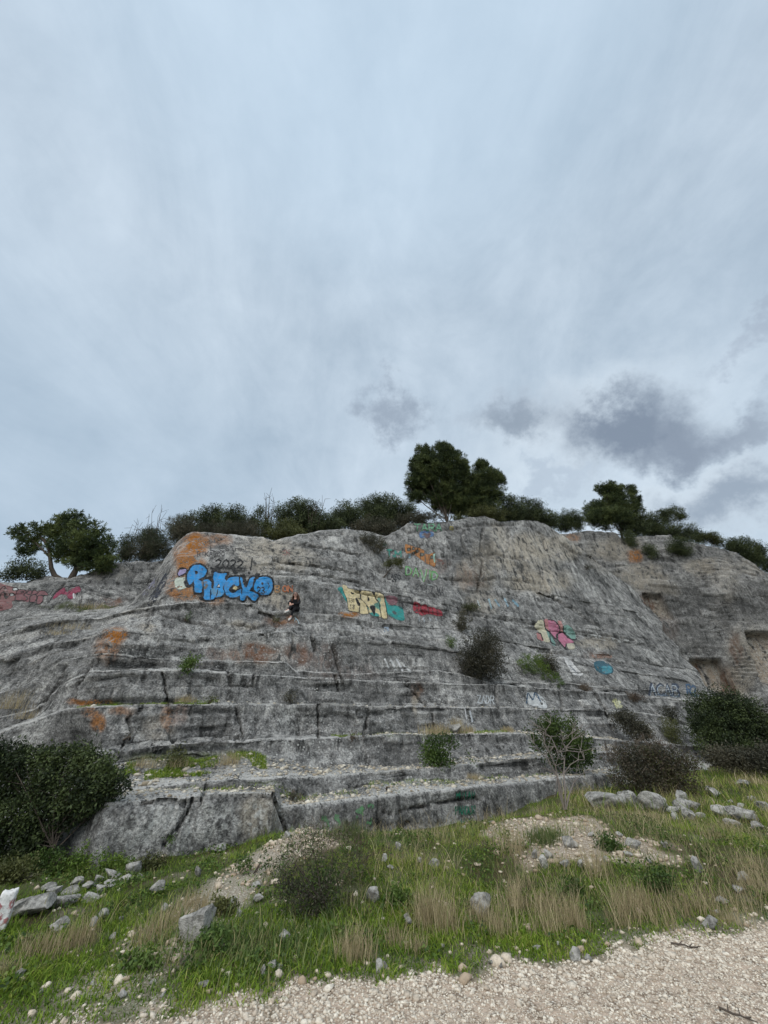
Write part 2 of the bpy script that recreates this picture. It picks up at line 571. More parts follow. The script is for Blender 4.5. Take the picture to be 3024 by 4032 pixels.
def axis(lo, hi, fine, far):
    c = np.arange(lo, hi + 1e-6, fine)
    k = np.geomspace(fine * 1.5, far, 40)
    return np.concatenate([lo - np.cumsum(k)[::-1], c, hi + np.cumsum(k)])


gx = axis(-10, 16, 0.06, 55)
gy = axis(1.0, 13.5, 0.06, 55)
GX, GY = np.meshgrid(gx, gy)
GZ = hground(GX, GY)
far = sstep(np.hypot(GX, GY), 25, 120)
GZ = GZ * (1 - far)
road_m, stone_m, red_m = ground_masks(GX, GY)
near_bh = sstep(GY, 0.8, -12)
ground = mesh('ground', np.stack([GX, GY, GZ], -1), grid_faces(*GX.shape), ground_material(), True,
              np.stack([road_m * (1 - near_bh), stone_m, red_m], -1).reshape(-1, 3), cname='mask')
tag(ground, kind='structure')

# ------------------------------------------------------------------ cliffs: lofted between traced ledge lines
WALL_R = 0.50


def vv(us, pts):
    xs, ys = zip(*pts)
    return np.interp(us, xs, ys)


def loft(rows, sub):
    """rows: list of (C,3) curves; sub: subdivisions to the next one. Returns grid and the running row value"""
    out, tt = [], []
    for k in range(len(rows) - 1):
        for j in range(sub[k]):
            s = j / sub[k]
            out.append(rows[k] * (1 - s) + rows[k + 1] * s)
            tt.append(k + s)
    out.append(rows[-1])
    tt.append(len(rows) - 1)
    return np.array(out), np.array(tt)


def smooth_rows(G, n, cols=0):
    for _ in range(n):
        H = G.copy()
        H[1:-1] = 0.25 * G[:-2] + 0.5 * G[1:-1] + 0.25 * G[2:]
        G = H
    for _ in range(cols):
        H = G.copy()
        H[:, 1:-1] = 0.25 * G[:, :-2] + 0.5 * G[:, 1:-1] + 0.25 * G[:, 2:]
        G = H
    return G


def normals(G):
    du = np.gradient(G, axis=1)
    dv = np.gradient(G, axis=0)
    n = np.cross(du, dv)
    n /= np.linalg.norm(n, axis=-1)[..., None] + 1e-9
    return n


def bvh_of(G, su=3, sv=2):
    H = G[::sv, ::su]
    return BVHTree.FromPolygons(H.reshape(-1, 3).tolist(), grid_faces(*H.shape[:2]).tolist())


def blobs(U, V, lst, warp=18.0):
    """soft noisy ellipses in the sheet of the traced lines -> mask"""
    q = np.stack([U / 60, V / 60, 0 * U], -1)
    du = warp * fbm(q, 3)
    dv = warp * fbm(q + 31, 3)
    m = np.zeros_like(U)
    for x, y, rx, ry, s in lst:
        r = np.hypot((U + du - x) / rx, (V + dv - y) / ry)
        m = np.maximum(m, s * (1 - sstep(r, 0.45, 1.15)))
    return m


def rock_relief(G, N, tval, strata_amp=1.0, amp=1.0, ufreq=0.75, seed=0.0, calm=None, lips=None):
    """in-and-out relief of bedded, blocky limestone, in metres; also each block's own tone"""
    P = G + seed
    d = 0.048 * fbm(P * np.array([0.55, 0.55, 0.8]), 3) + 0.038 * fbm(P * np.array([1.6, 1.6, 2.4]) + 3, 3) + 0.022 * fbm(P * 5.5 + 7, 3, 0.6)
    rid = 1 - np.abs(fbm(P * np.array([0.8, 0.8, 0.6]) + 40, 3))
    d -= 0.0 * np.clip(rid - 0.955, 0, 1) / 0.045                                      # cracks
    # beds: thin courses that step in and out, cut by upright joints
    tq = tval[:, None] * 1.9 + 0.10 * fbm(P * 0.35 + 11, 2) + 0.025 * fbm(P * 1.6 + 5, 2)
    bi = np.floor(tq)
    bf = tq - bi
    along = (G[..., 0] * 0.86 + G[..., 1] * 0.5) * ufreq + 0.06 * fbm(P * 0.9 + 21, 2)
    ai = np.floor(along + hash1(bi) * 3)
    af = along + hash1(bi) * 3 - ai
    off = hash2(ai, bi) - 0.5
    edge = sstep(bf, 0, 0.06) * (1 - sstep(bf, 0.94, 1)) * (0.5 + 0.5 * sstep(af, 0, 0.035) * (1 - sstep(af, 0.965, 1)))
    patch = sstep(fbm(P * 0.4 + 50, 2), -0.30, 0.30)
    d += strata_amp * patch * (0.15 * off * edge - 0.06 * (1 - edge))
    tq2 = tval[:, None] * 6.0 + 0.7 * fbm(P * 0.5 + 61, 2)
    o2 = hash2(np.floor(tq2), np.floor(along * 1.7))
    d += strata_amp * 0.028 * (o2 - 0.5) * (0.25 + patch)
    d += 0.010 * fbm(P * 14 + 2, 2)
    d *= amp
    if calm is not None:
        d *= 1 - calm
    if lips is not None:
        d *= 1 - 0.72 * lips
    tone = 0.5 + 0.5 * patch * off + 0.18 * (o2 - 0.5)
    return G + N * d[..., None], tone


CRACKS = [[(760, 3145), (735, 3200), (700, 3260), (640, 3330)], [(560, 3162), (650, 3150), (780, 3172), (805, 3120)], [(420, 2980), (480, 2940), (520, 2880), (500, 2830), (560, 2790)], [(440, 2965), (560, 2932), (800, 2912), (1000, 2902)], [(259, 2618), (220, 2700), (139, 2811)], [(360, 2620), (300, 2700), (290, 2770)],
          [(640, 2420), (720, 2440), (850, 2472), (885, 2448), (1000, 2470), (1120, 2456)], [(1022, 2412), (1081, 2432), (1085, 2480), (1020, 2505)], [(866, 2412), (880, 2450)], [(1310, 2540), (1330, 2620), (1350, 2690)], [(1150, 2490), (1155, 2540), (1142, 2590)], [(1225, 2500), (1240, 2560)], [(1820, 2180), (1880, 2190), (1960, 2182), (2010, 2195), (2070, 2200)],
          [(1750, 2278), (1850, 2288), (1960, 2276), (2080, 2292), (2160, 2302)], [(1905, 2062), (1893, 2140), (1902, 2240), (1880, 2330)], [(2080, 2070), (2140, 2112), (2150, 2165)], [(2110, 2078), (2030, 2064), (1960, 2070), (1880, 2066), (1800, 2080), (1700, 2092), (1600, 2096)], [(2180, 2122), (2260, 2172), (2350, 2205)], [(2000, 2090), (2010, 2150), (1990, 2180)], [(1830, 2070), (1815, 2130), (1840, 2180)],
          [(1490, 3138), (1490, 3262)], [(1494, 3195), (1560, 3206), (1600, 3190), (1700, 3168), (1790, 3152), (1900, 3142)], [(1620, 3232), (1570, 3262)], [(1320, 2660), (1332, 2720)], [(1600, 2690), (1640, 2740), (1680, 2782)], [(2340, 2730), (2385, 2790), (2415, 2900)], [(1080, 3120), (1095, 3180), (1130, 3290)], [(1250, 2780), (1255, 2900)], [(900, 2650), (905, 2700), (995, 2702), (1000, 2655)],
          [(1640, 2130), (1650, 2170), (1600, 2200)], [(2230, 2160), (2330, 2210)], [(1400, 2330), (1600, 2370), (1780, 2410), (2000, 2440), (2250, 2480), (2500, 2520)], [(2060, 2470), (2300, 2500), (2560, 2545)], [(2120, 2560), (2350, 2590), (2600, 2640)], [(1080, 2210), (1200, 2225), (1330, 2240), (1420, 2265)], [(1090, 2240), (1250, 2262), (1400, 2290), (1500, 2330)], [(1160, 2140), (1300, 2160), (1420, 2185)], [(2130, 2330), (2260, 2400), (2380, 2480)], [(1950, 2700), (1960, 2790)], [(2200, 2700), (2215, 2800)], [(1700, 2800), (1712, 2890)], [(1450, 2800), (1430, 2900)], [(640, 2650), (660, 2770)], [(930, 2790), (960, 2910)]]


def crack_field(U, V, wid):
    wj = 5.0 * fbm(np.stack([U / 22, V / 22, 0 * U], -1), 3)
    wk = 5.0 * fbm(np.stack([U / 22, V / 22, 0 * U + 9], -1), 3)
    m = np.zeros(U.shape)
    for c in CRACKS:
        c = np.array(c, float)
        bx = (U > c[:, 0].min() - 30) & (U < c[:, 0].max() + 30) & (V > c[:, 1].min() - 30) & (V < c[:, 1].max() + 30)
        if not bx.any():
            continue
        u_, v_ = (U + wj)[bx], (V + wk)[bx]
        d = np.full(u_.shape, 1e9)
        for (x0, y0), (x1, y1) in zip(c[:-1], c[1:]):
            dx, dy = x1 - x0, y1 - y0
            s_ = np.clip(((u_ - x0) * dx + (v_ - y0) * dy) / (dx * dx + dy * dy), 0, 1)
            d = np.minimum(d, np.hypot(u_ - x0 - s_ * dx, v_ - y0 - s_ * dy))
        m[bx] = np.maximum(m[bx], np.exp(-(d / wid) ** 2))
    return m


# ---- the stepped main face
us = np.linspace(-300, 3060, 980)
uc_pts = [(1900, 2010), (2047, 2135), (2100, 2200), (2170, 2300), (2230, 2370), (2300, 2470), (2367, 2542), (2469, 2621), (2596, 2711), (2704, 2808), (2760, 2860), (2850, 2940), (2950, 3040), (3100, 3200)]


def face_row(pts, Y0, corner=None, slope=0.0, dY=None, lift=0.0):
    v = vv(us, pts)
    ue = us.copy()
    for _ in range(12):                                   # stop at the right-hand corner of the face
        ue = np.minimum(us, np.interp(vv(ue, pts), *zip(*uc_pts)))
    v = vv(ue, pts)
    over = us - ue
    a, e = ray(ue, v)
    Y = Y0 / (1 - WALL_R * np.clip(a, -0.9, 0.95))
    if dY is not None:
        Y = Y + vv(ue, dY)
    if corner is not None:
        Y = Y + slope * (1 - np.exp(-np.clip(corner - ue, 0, None) / 140.0))
    Pk = np.stack([a * Y, Y, CAMZ + e * Y + lift], -1)
    Pk[:, 1] += over * 0.03
    Pk[:, 0] += over * 0.012
    return Pk


TP = 1 - 0.88 * sstep(us, 1380, 1750)                      # the upper ledges die out into plain slabs towards the right


def nose(Pk, drop, fwd, seed):
    """the worn lip below a ledge edge: a row a little lower and nearer"""
    h = Pk.copy()
    k = 1 + 0.28 * fbm(np.stack([Pk[:, 0] * 1.1, Pk[:, 1] * 1.1, 0 * Pk[:, 0] + seed], -1), 3)
    k = np.clip(k, 0.15, 2.2) * (TP if seed % 20 >= 7 else 1.0)
    r = np.hypot(h[:, 0], h[:, 1])
    h[:, :2] *= (1 - fwd * k / r)[:, None]
    h[:, 2] -= drop * k
    return h


def under(Pk, seed):
    return nose(Pk, 0.26, 0.09, seed)


def tread(Pk, t, dz=0.02, rag=0.35, seed=0, taper=False):
    h = Pk.copy()
    r = np.hypot(h[:, 0], h[:, 1])
    tt = t * (1 + rag * fbm(np.stack([Pk[:, 0] * 0.7, Pk[:, 1] * 0.7, 0 * r + seed], -1), 2))
    if taper:
        tt = tt * TP
    h[:, 0] += h[:, 0] / r * tt
    h[:, 1] += h[:, 1] / r * tt
    h[:, 2] += dz
    return h


E1 = face_row([(-300, 3225), (200, 3215), (350, 3172), (480, 3150), (700, 3142), (850, 3120), (1000, 3120), (1082, 3122), (1104, 3178), (1494, 3135), (2000, 3081), (2404, 3046), (2440, 3090), (2700, 3110), (3060, 3120)], 9.7, 420, 1.2,
              [(-300, -0.5), (700, -0.7), (1080, -0.85), (1108, 0.05), (3060, 0)])
base = E1.copy()
base[:, 2] = -0.7
rr = np.hypot(base[:, 0], base[:, 1])
base[:, :2] *= (1 - 0.25 / rr)[:, None]
F1 = face_row([(-300, 3200), (300, 3160), (480, 3130), (700, 3122), (900, 3102), (1082, 3100), (1181, 3148), (1482, 3093), (1717, 3075), (2000, 3055), (2150, 3040), (2404, 3020), (2500, 3060), (3060, 3090)], 10.6, 420, 1.2)
E2 = face_row([(-300, 3165), (300, 3138), (480, 3110), (680, 3098), (900, 3076), (1000, 3067), (1240, 3058), (1480, 3037), (1700, 3022), (2000, 2991), (2150, 2984), (2400, 2960), (2550, 3000), (3060, 3060)], 10.8, 400, 1.2)
F2 = face_row([(-300, 3080), (300, 3050), (470, 3014), (784, 2998), (904, 2962), (1000, 2956), (1060, 2973), (1241, 3022), (1482, 3010), (1663, 3004), (2000, 2975), (2200, 2955), (2400, 2935), (2600, 2960), (3060, 3020)], 12.0, 400, 1.2)
E3 = face_row([(-300, 3000), (200, 2985), (446, 2960), (603, 2937), (814, 2921), (1000, 2913), (1040, 2908), (1362, 2905), (1482, 2896), (1663, 2893), (2000, 2887), (2200, 2895), (2337, 2905), (2480, 2920), (2650, 2930), (3060, 2965)], 12.4, 400, 1.2)
F3 = tread(E3, 0.7, 0.05, seed=3)
E4 = face_row([(-300, 2990), (-100, 2935), (60, 2859), (259, 2793), (338, 2781), (512, 2777), (723, 2774), (1000, 2774), (1313, 2776), (1494, 2784), (1723, 2783), (2000, 2788), (2367, 2797), (2524, 2805), (2650, 2830), (2800, 2860), (3060, 2910)], 13.5, 340, 1.2)
F4 = tread(E4, 0.45, 0.02, seed=4)
E5 = face_row([(-300, 2900), (-100, 2860), (60, 2810), (139, 2790), (259, 2690), (360, 2643), (518, 2636), (723, 2642), (1000, 2655), (1235, 2669), (1591, 2686), (2000, 2698), (2355, 2726), (2548, 2745), (2777, 2765), (2860, 2800), (3060, 2860)], 14.3, 400, 1.2)
F5 = tread(E5, 0.42, seed=5)
E6 = face_row([(-300, 2800), (-50, 2740), (100, 2700), (250, 2600), (400, 2570), (600, 2590), (772, 2600), (1000, 2602), (1127, 2607), (1165, 2640), (1400, 2655), (1600, 2643), (1723, 2640), (1808, 2652), (1916, 2684), (2000, 2688), (2250, 2690), (2355, 2705), (2548, 2715), (2750, 2722), (2830, 2770), (3060, 2850)], 14.95, 440, 1.3)
F6 = tread(E6, 0.4, seed=6)
E7 = face_row([(-300, 2640), (0, 2590), (200, 2540), (350, 2510), (440, 2480), (524, 2484), (600, 2490), (769, 2505), (895, 2502), (1022, 2490), (1149, 2483), (1169, 2498), (1235, 2507), (1374, 2507), (1512, 2526), (1796, 2566), (1950, 2600), (2060, 2620), (2300, 2620), (2500, 2650), (2700, 2680), (2800, 2730), (3060, 2830)], 15.9, 500, 1.4)
F7 = tread(E7, 0.38, seed=7, taper=True)
E8 = face_row([(-300, 2560), (0, 2500), (200, 2450), (271, 2440), (400, 2430), (520, 2400), (600, 2388), (727, 2371), (853, 2371), (1000, 2376), (1030, 2400), (1056, 2408), (1136, 2406), (1212, 2415), (1300, 2421), (1450, 2445), (1600, 2460), (1800, 2480), (2000, 2530), (2200, 2560), (2400, 2580), (2600, 2620), (2740, 2640), (3060, 2800)], 17.2, 600, 1.6)
F8 = tread(E8, 0.42, seed=8, taper=True)
U1 = face_row([(-300, 2530), (0, 2462), (271, 2426), (400, 2414), (520, 2386), (620, 2340), (680, 2310), (800, 2290), (1000, 2280), (1081, 2270), (1136, 2273), (1300, 2295), (1450, 2320), (1600, 2345), (1800, 2390), (2000, 2430), (2200, 2460), (2400, 2490), (2600, 2520), (2650, 2530), (3060, 2780)], 18.3, 640, 1.9)
T1 = tread(U1, 0.14, 0.02, seed=9, taper=True)
U2 = face_row([(-300, 2515), (0, 2450), (271, 2416), (400, 2410), (520, 2381), (600, 2310), (650, 2230), (700, 2190), (800, 2180), (1000, 2190), (1200, 2190), (1400, 2210), (1500, 2260), (1600, 2260), (1700, 2270), (1900, 2300), (2100, 2330), (2300, 2370), (2450, 2400), (2560, 2420), (3060, 2750)], 19.4, 700, 2.1)
T2 = tread(U2, 0.10, 0.02, seed=10, taper=True)
TOPV = [(-300, 2505), (0, 2440), (100, 2420), (271, 2406), (362, 2406), (450, 2395), (520, 2375), (600, 2290), (651, 2200), (700, 2130), (735, 2105), (760, 2092), (819, 2095), (971, 2114), (1043, 2118), (1077, 2130), (1172, 2104), (1208, 2101), (1258, 2089), (1353, 2083), (1438, 2089), (1516, 2112), (1570, 2086), (1606, 2062), (1727, 2056), (1781, 2050), (1829, 2038), (1908, 2031), (1974, 2056), (2040, 2050), (2102, 2047), (2151, 2065), (2200, 2100), (2300, 2170), (2370, 2230), (2470, 2300), (2600, 2440), (3060, 2740)]
TOP = face_row(TOPV, 21.2, 760, 2.2)
B1_ = tread(TOP, 0.8, -0.05, 0.2)
B2_ = tread(TOP, 2.5, -0.25, 0.2)
rows = [base, nose(E1, .07, .08, 1), E1, F1, nose(E2, .05, .06, 2), E2, F2, under(E3, 23), nose(E3, .03, .06, 3), E3, F3, under(E4, 24), nose(E4, .035, .07, 4), E4, F4, under(E5, 25), nose(E5, .035, .07, 5), E5, F5, under(E6, 26), nose(E6, .035, .07, 6), E6, F6,
        under(E7, 27), nose(E7, .045, .08, 7), E7, F7, under(E8, 28), nose(E8, .04, .08, 8), E8, F8, nose(U1, .12, .14, 9), U1, T1, nose(U2, .12, .13, 10), U2, T2, nose(TOP, .22, .26, 11), TOP, B1_, B2_]
subs = [22, 5, 10, 12, 5, 12, 18, 4, 6, 8, 22, 4, 6, 8, 22, 4, 6, 7, 18, 4, 6, 7, 26, 5, 7, 8, 24, 5, 7, 8, 42, 6, 4, 42, 6, 4, 52, 10, 8, 6]
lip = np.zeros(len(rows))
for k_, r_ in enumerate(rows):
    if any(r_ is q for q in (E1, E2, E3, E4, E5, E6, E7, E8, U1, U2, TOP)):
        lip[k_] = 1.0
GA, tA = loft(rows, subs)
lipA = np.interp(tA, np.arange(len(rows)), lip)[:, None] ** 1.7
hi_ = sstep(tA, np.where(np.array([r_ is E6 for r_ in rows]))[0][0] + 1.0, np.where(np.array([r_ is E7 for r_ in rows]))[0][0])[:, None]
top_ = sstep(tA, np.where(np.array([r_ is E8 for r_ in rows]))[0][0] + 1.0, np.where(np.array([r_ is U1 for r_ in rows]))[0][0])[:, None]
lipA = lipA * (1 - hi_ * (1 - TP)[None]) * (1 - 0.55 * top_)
NA = normals(GA)
if np.median((NA * (GA - np.array([0, 0, CAMZ]))).sum(-1)) > 0:
    NA = -NA
UA, VA = project(GA)
calmA = 0.75 * blobs(UA, VA, [(880, 2240, 200, 130, 1)], 4) + 0.5 * blobs(UA, VA, [(1470, 2370, 160, 90, 1), (2190, 2500, 100, 80, 1), (700, 2250, 90, 130, 0.9), (1700, 3180, 500, 90, 0.9)], 4)
GA, toneA = rock_relief(GA, NA, tA, 1.0, 1.0, 0.6, 0.0, np.clip(calmA, 0, 0.8), lipA)
NA = normals(GA)
if np.median((NA * (GA - np.array([0, 0, CAMZ]))).sum(-1)) > 0:
    NA = -NA
UA, VA = project(GA)
ck = crack_field(UA, VA, 4.2) * (0.5 + 0.5 * sstep(fbm(GA * 1.1 + 5, 2), -.4, .4))
GA = GA - NA * (0.16 * ck)[..., None]
NA = normals(GA)
if np.median((NA * (GA - np.array([0, 0, CAMZ]))).sum(-1)) > 0:
    NA = -NA
UA, VA = project(GA)
orangeA = blobs(UA, VA, [(770, 2140, 60, 60, 1), (735, 2210, 60, 80, .9), (780, 2225, 40, 40, .8), (720, 2330, 70, 40, .8), (690, 2300, 40, 60, .5), (455, 2505, 55, 40, 1), (420, 2560, 60, 60, .5), (350, 2765, 90, 16, .9), (385, 2840, 34, 46, .8), (350, 2805, 36, 24, .6), (660, 2830, 25, 60, .45), (480, 2800, 60, 20, .5), (1375, 2418, 40, 12, 1), (1120, 2440, 60, 16, .5), (830, 2350, 60, 30, .5), (860, 2130, 60, 30, .45)], 14)
creamA = 0.78 * blobs(UA, VA, [(2090, 2160, 130, 70, .9), (2010, 2200, 30, 90, .9), (2120, 2220, 90, 30, .7), (1900, 2230, 60, 120, .8), (2120, 2290, 150, 60, .9), (1960, 2160, 60, 110, .7), (1830, 2260, 40, 70, .7), (2230, 2150, 100, 70, .8), (2400, 2200, 90, 60, .6), (1040, 2180, 140, 90, .75), (1150, 2200, 120, 60, .6), (780, 2330, 90, 40, .5), (1100, 2360, 90, 40, .9), (960, 2460, 80, 20, .6), (1640, 2770, 20, 60, .7), (1030, 3220, 110, 120, .9), (620, 2870, 80, 60, .5), (1900, 2370, 80, 60, .5), (1000, 2570, 160, 60, .35), (2350, 2530, 100, 30, .8), (580, 2470, 40, 30, .8)], 16)
rustA = blobs(UA, VA, [(1000, 2572, 140, 42, 1), (1180, 2580, 60, 60, .8), (1280, 2590, 70, 60, .5), (860, 2580, 60, 40, .6), (1640, 2720, 30, 40, .7), (1100, 2455, 70, 20, .7), (2350, 2580, 60, 25, .6), (1850, 2270, 70, 60, .5), (1720, 2230, 60, 40, .4), (700, 2810, 60, 60, .5), (1350, 2650, 160, 40, .35)], 14)
darkA = blobs(UA, VA, [(1330, 2600, 60, 90, 1), (1900, 2200, 60, 180, .8), (1800, 2180, 40, 120, .5), (1250, 2820, 60, 60, .5), (760, 2640, 60, 60, .4), (560, 2290, 60, 120, .6), (300, 2900, 160, 60, .5), (1450, 2700, 220, 60, .4), (2330, 2430, 200, 60, .5), (2400, 2550, 200, 60, .5), (2600, 2700, 120, 60, .5), (1600, 2980, 200, 60, .4), (1550, 2560, 200, 60, .4)], 18)  # dark stains; the blob on the left flank paints in that side's shade
mossA = blobs(UA, VA, [(430, 2772, 100, 9, 1), (760, 2768, 60, 9, 1), (700, 2985, 260, 28, .9), (950, 2970, 80, 20, .9), (1580, 2892, 160, 8, .8), (1000, 3080, 120, 8, .6), (1720, 3080, 160, 12, .7), (800, 3108, 200, 6, .7)], 8)
whiteA = np.maximum(0, blobs(UA, VA, [(700, 3240, 330, 140, 1), (1030, 3240, 120, 120, 1), (500, 2880, 260, 80, .35), (800, 2540, 400, 40, .35), (1700, 3100, 300, 60, .2), (1150, 2830, 150, 60, .7), (1560, 2620, 90, 28, .75), (1540, 2830, 60, 60, .5), (1850, 2820, 70, 40, .6), (1450, 2810, 80, 40, .5), (1350, 3060, 200, 30, .3), (2100, 2800, 60, 25, .5), (640, 2370, 300, 20, .5), (1100, 2490, 80, 14, .7), (800, 2600, 500, 200, .25), (400, 2450, 300, 100, .3), (1340, 2520, 500, 90, .2)], 14))
cliff = mesh('cliff', GA, grid_faces(*GA.shape[:2])[:, ::-1], M_ROCK, True, np.stack([orangeA, creamA, rustA], -1).reshape(-1, 3), cname='mask',
             extra=[('mask3', np.stack([toneA, np.broadcast_to(lipA, toneA.shape), 0.5 * ck], -1).reshape(-1, 3)), ('mask2', np.stack([darkA, mossA, whiteA], -1).reshape(-1, 3))])
tag(cliff, 'tall stepped grey limestone face covered in graffiti, with a person sitting on it', 'cliff')
bvhA = bvh_of(GA)

# (fissures are cut below, before the mesh is made)
# ---- the rough outcrop behind, on the left
ub = np.linspace(-320, 780, 320)


def plain_row(u, pts, depth):
    v = vv(u, pts)
    Y = vv(u, depth)
    return pt(u, v, Y)


dB = [(-320, 16.2), (0, 16.6), (320, 17.4), (480, 18.0), (780, 20.5)]


def dplus(k, d=dB):
    return [(x, y + k) for x, y in d]


rb0 = plain_row(ub, [(-320, 2560), (0, 2520), (300, 2490), (480, 2470), (780, 2440)], dplus(-0.6))
rb1 = plain_row(ub, [(-320, 2430), (0, 2400), (200, 2392), (300, 2385), (400, 2400), (480, 2400), (780, 2380)], dplus(0))
rb2 = plain_row(ub, [(-320, 2318), (0, 2302), (130, 2296), (250, 2296), (320, 2300), (400, 2330), (480, 2350), (780, 2330)], dplus(0.35))
rb2b = tread(rb2, 0.5, 0.05)
rb3 = plain_row(ub, [(-320, 2312), (0, 2294), (110, 2290), (140, 2278), (200, 2268), (260, 2278), (330, 2262), (400, 2232), (450, 2212), (540, 2206), (600, 2214), (655, 2198), (780, 2180)], dplus(1.8))
rb4 = tread(rb3, 1.5, -0.1)
GB, tB = loft([rb0, rb1, rb2, rb2b, rb3, rb4], [24, 30, 4, 34, 6])
GB = smooth_rows(GB, 3)
NB = normals(GB)
if np.median((NB * (GB - np.array([0, 0, CAMZ]))).sum(-1)) > 0:
    NB = -NB
UB, VB = project(GB)
GB, toneB = rock_relief(GB, NB, tB * 2, 1.0, 1.1, 0.6, 90.0, 0.6 * blobs(UB, VB, [(130, 2345, 190, 60, 1)], 4))
NB = normals(GB)
if np.median((NB * (GB - np.array([0, 0, CAMZ]))).sum(-1)) > 0:
    NB = -NB
UB, VB = project(GB)
zB = np.zeros_like(UB)
outcrop = mesh('rock_outcrop', GB, grid_faces(*GB.shape[:2])[:, ::-1], M_ROCK, True, np.stack([zB, blobs(UB, VB, [(420, 2250, 120, 40, .3)]), blobs(UB, VB, [(440, 2370, 60, 30, .8)])], -1).reshape(-1, 3), cname='mask',
               extra=[('mask3', np.stack([toneB, 0 * toneB, 0 * toneB], -1).reshape(-1, 3)), ('mask2', np.stack([blobs(UB, VB, [(400, 2310, 60, 40, .6)]), blobs(UB, VB, [(380, 2395, 110, 20, 1), (230, 2390, 100, 14, .6)]), blobs(UB, VB, [(500, 2215, 160, 14, .5)])], -1).reshape(-1, 3))])
tag(outcrop, 'low grey rock outcrop with pink graffiti, behind the sloping slabs beneath the bent tree', 'outcrop')
bvhB = bvh_of(GB, 2, 2)

# ---- the sheer quarry wall behind, on the right
uw = np.linspace(2150, 3420, 420)
dC = [(2150, 30.5), (2500, 31.5), (3024, 30.0), (3420, 27.0)]
rc0 = plain_row(uw, [(2150, 3000), (3420, 3000)], dplus(-0.3, dC))
rc0[:, 2] = -0.5
rc1 = plain_row(uw, [(2150, 2700), (2700, 2690), (2870, 2690), (3024, 2640), (3420, 2640)], dplus(0.2, dC))
rc2 = plain_row(uw, [(2150, 2420), (2560, 2420), (2700, 2450), (3024, 2470), (3420, 2520)], dplus(0.6, dC))
rc3 = plain_row(uw, [(2150, 2240), (2374, 2234), (2560, 2240), (2700, 2243), (2860, 2246), (3024, 2285), (3420, 2430)], dplus(1.2, dC))
rc3b = tread(rc3, 0.35, 0.02)
CTOP = [(2150, 2120), (2200, 2105), (2283, 2092), (2313, 2086), (2422, 2095), (2446, 2117), (2518, 2108), (2639, 2104), (2660, 2125), (2741, 2138), (2832, 2156), (2898, 2177), (2964, 2222), (3024, 2258), (3420, 2415)]
rc4 = plain_row(uw, CTOP, dplus(2.4, dC))
rc5 = tread(rc4, 1.0, -0.1)
rc6 = tread(rc4, 3.0, -0.2)
GC, tC = loft([rc0, rc1, rc2, rc3, rc3b, rc4, rc5, rc6], [36, 44, 40, 4, 40, 5, 5])
GC = smooth_rows(GC, 2)
NC = normals(GC)
if np.median((NC * (GC - np.array([0, 0, CAMZ]))).sum(-1)) > 0:
    NC = -NC
UC, VC = project(GC)


def box(U, V, pts, soft=5.0):
    """a four-sided cut with nearly sharp edges"""
    u0, u1, v0, v1, lean = pts
    uu = U - (V - v0) * lean
    return sstep(uu, u0 - soft, u0 + soft) * (1 - sstep(uu, u1 - soft, u1 + soft)) * sstep(V, v0 - soft, v0 + soft) * (1 - sstep(V, v1 - 6 * soft, v1 + 6 * soft))


cut = np.maximum.reduce([box(UC, VC, (2716, 2838, 2596, 2720, .45)), box(UC, VC, (2935, 3150, 2488, 2680, .35)), 0.75 * box(UC, VC, (2530, 2608, 2338, 2430, .5))])
GC, toneC = rock_relief(GC, NC, tC * 4, 1.3, 1.15, 0.35, 40.0, 0.6 * cut)
GC = GC - NC * (1.0 * cut)[..., None]
layer = blobs(UC, VC, [(2780, 2270, 60, 60, 1), (2840, 2420, 60, 110, 1), (2930, 2640, 70, 110, 1), (2990, 2730, 90, 120, .8)], 10)
GC = GC - NC * (layer * 0.16 * (0.5 + 0.5 * np.tanh(3 * np.sin(GC[..., 2] * 24 + 4 * fbm(GC * 0.7, 3)))))[..., None]
NC = normals(GC)
if np.median((NC * (GC - np.array([0, 0, CAMZ]))).sum(-1)) > 0:
    NC = -NC
UC, VC = project(GC)
creamC = np.maximum(cut * 1.0, 0.8 * blobs(UC, VC, [(2430, 2160, 130, 60, .85), (2530, 2270, 120, 60, .8), (2760, 2230, 90, 40, .8), (2600, 2320, 80, 40, .6), (2860, 2280, 60, 100, .5), (2950, 2230, 80, 40, .5), (2890, 2700, 80, 100, .9), (2960, 2560, 120, 120, .6)], 18))
rustC = np.maximum(0.35 * cut, blobs(UC, VC, [(2545, 2385, 40, 60, 1), (2740, 2640, 22, 80, .9), (2860, 2720, 50, 100, .9), (2500, 2190, 40, 30, .8), (2900, 2560, 30, 90, .7), (2620, 2480, 60, 80, .4)], 14))
orangeC = blobs(UC, VC, [(2505, 2188, 35, 30, .8), (2250, 2120, 40, 20, .5)], 10)
darkC = blobs(UC, VC, [(2690, 2400, 110, 150, .55), (2950, 2370, 120, 90, .6), (2780, 2550, 90, 60, .4), (2570, 2345, 60, 12, 1)], 18) * (1 - cut) + 0.42 * (1 - cut)  # darker rock; the thin strip paints in the shade under the overhang
zC = np.zeros_like(UC)
quarry = mesh('quarry_wall', GC, grid_faces(*GC.shape[:2])[:, ::-1], M_WALL, True, np.stack([orangeC, creamC, rustC], -1).reshape(-1, 3), cname='mask',
              extra=[('mask3', np.stack([toneC, 0 * toneC, 0 * toneC], -1).reshape(-1, 3)), ('mask2', np.stack([darkC, zC, 0.7 * cut + blobs(UC, VC, [(2770, 2580, 120, 18, .6)])], -1).reshape(-1, 3))])
tag(quarry, 'sheer layered grey and cream quarry wall with undercut recesses, behind the stepped face', 'cliff')
bvhC = bvh_of(GC, 2, 2)

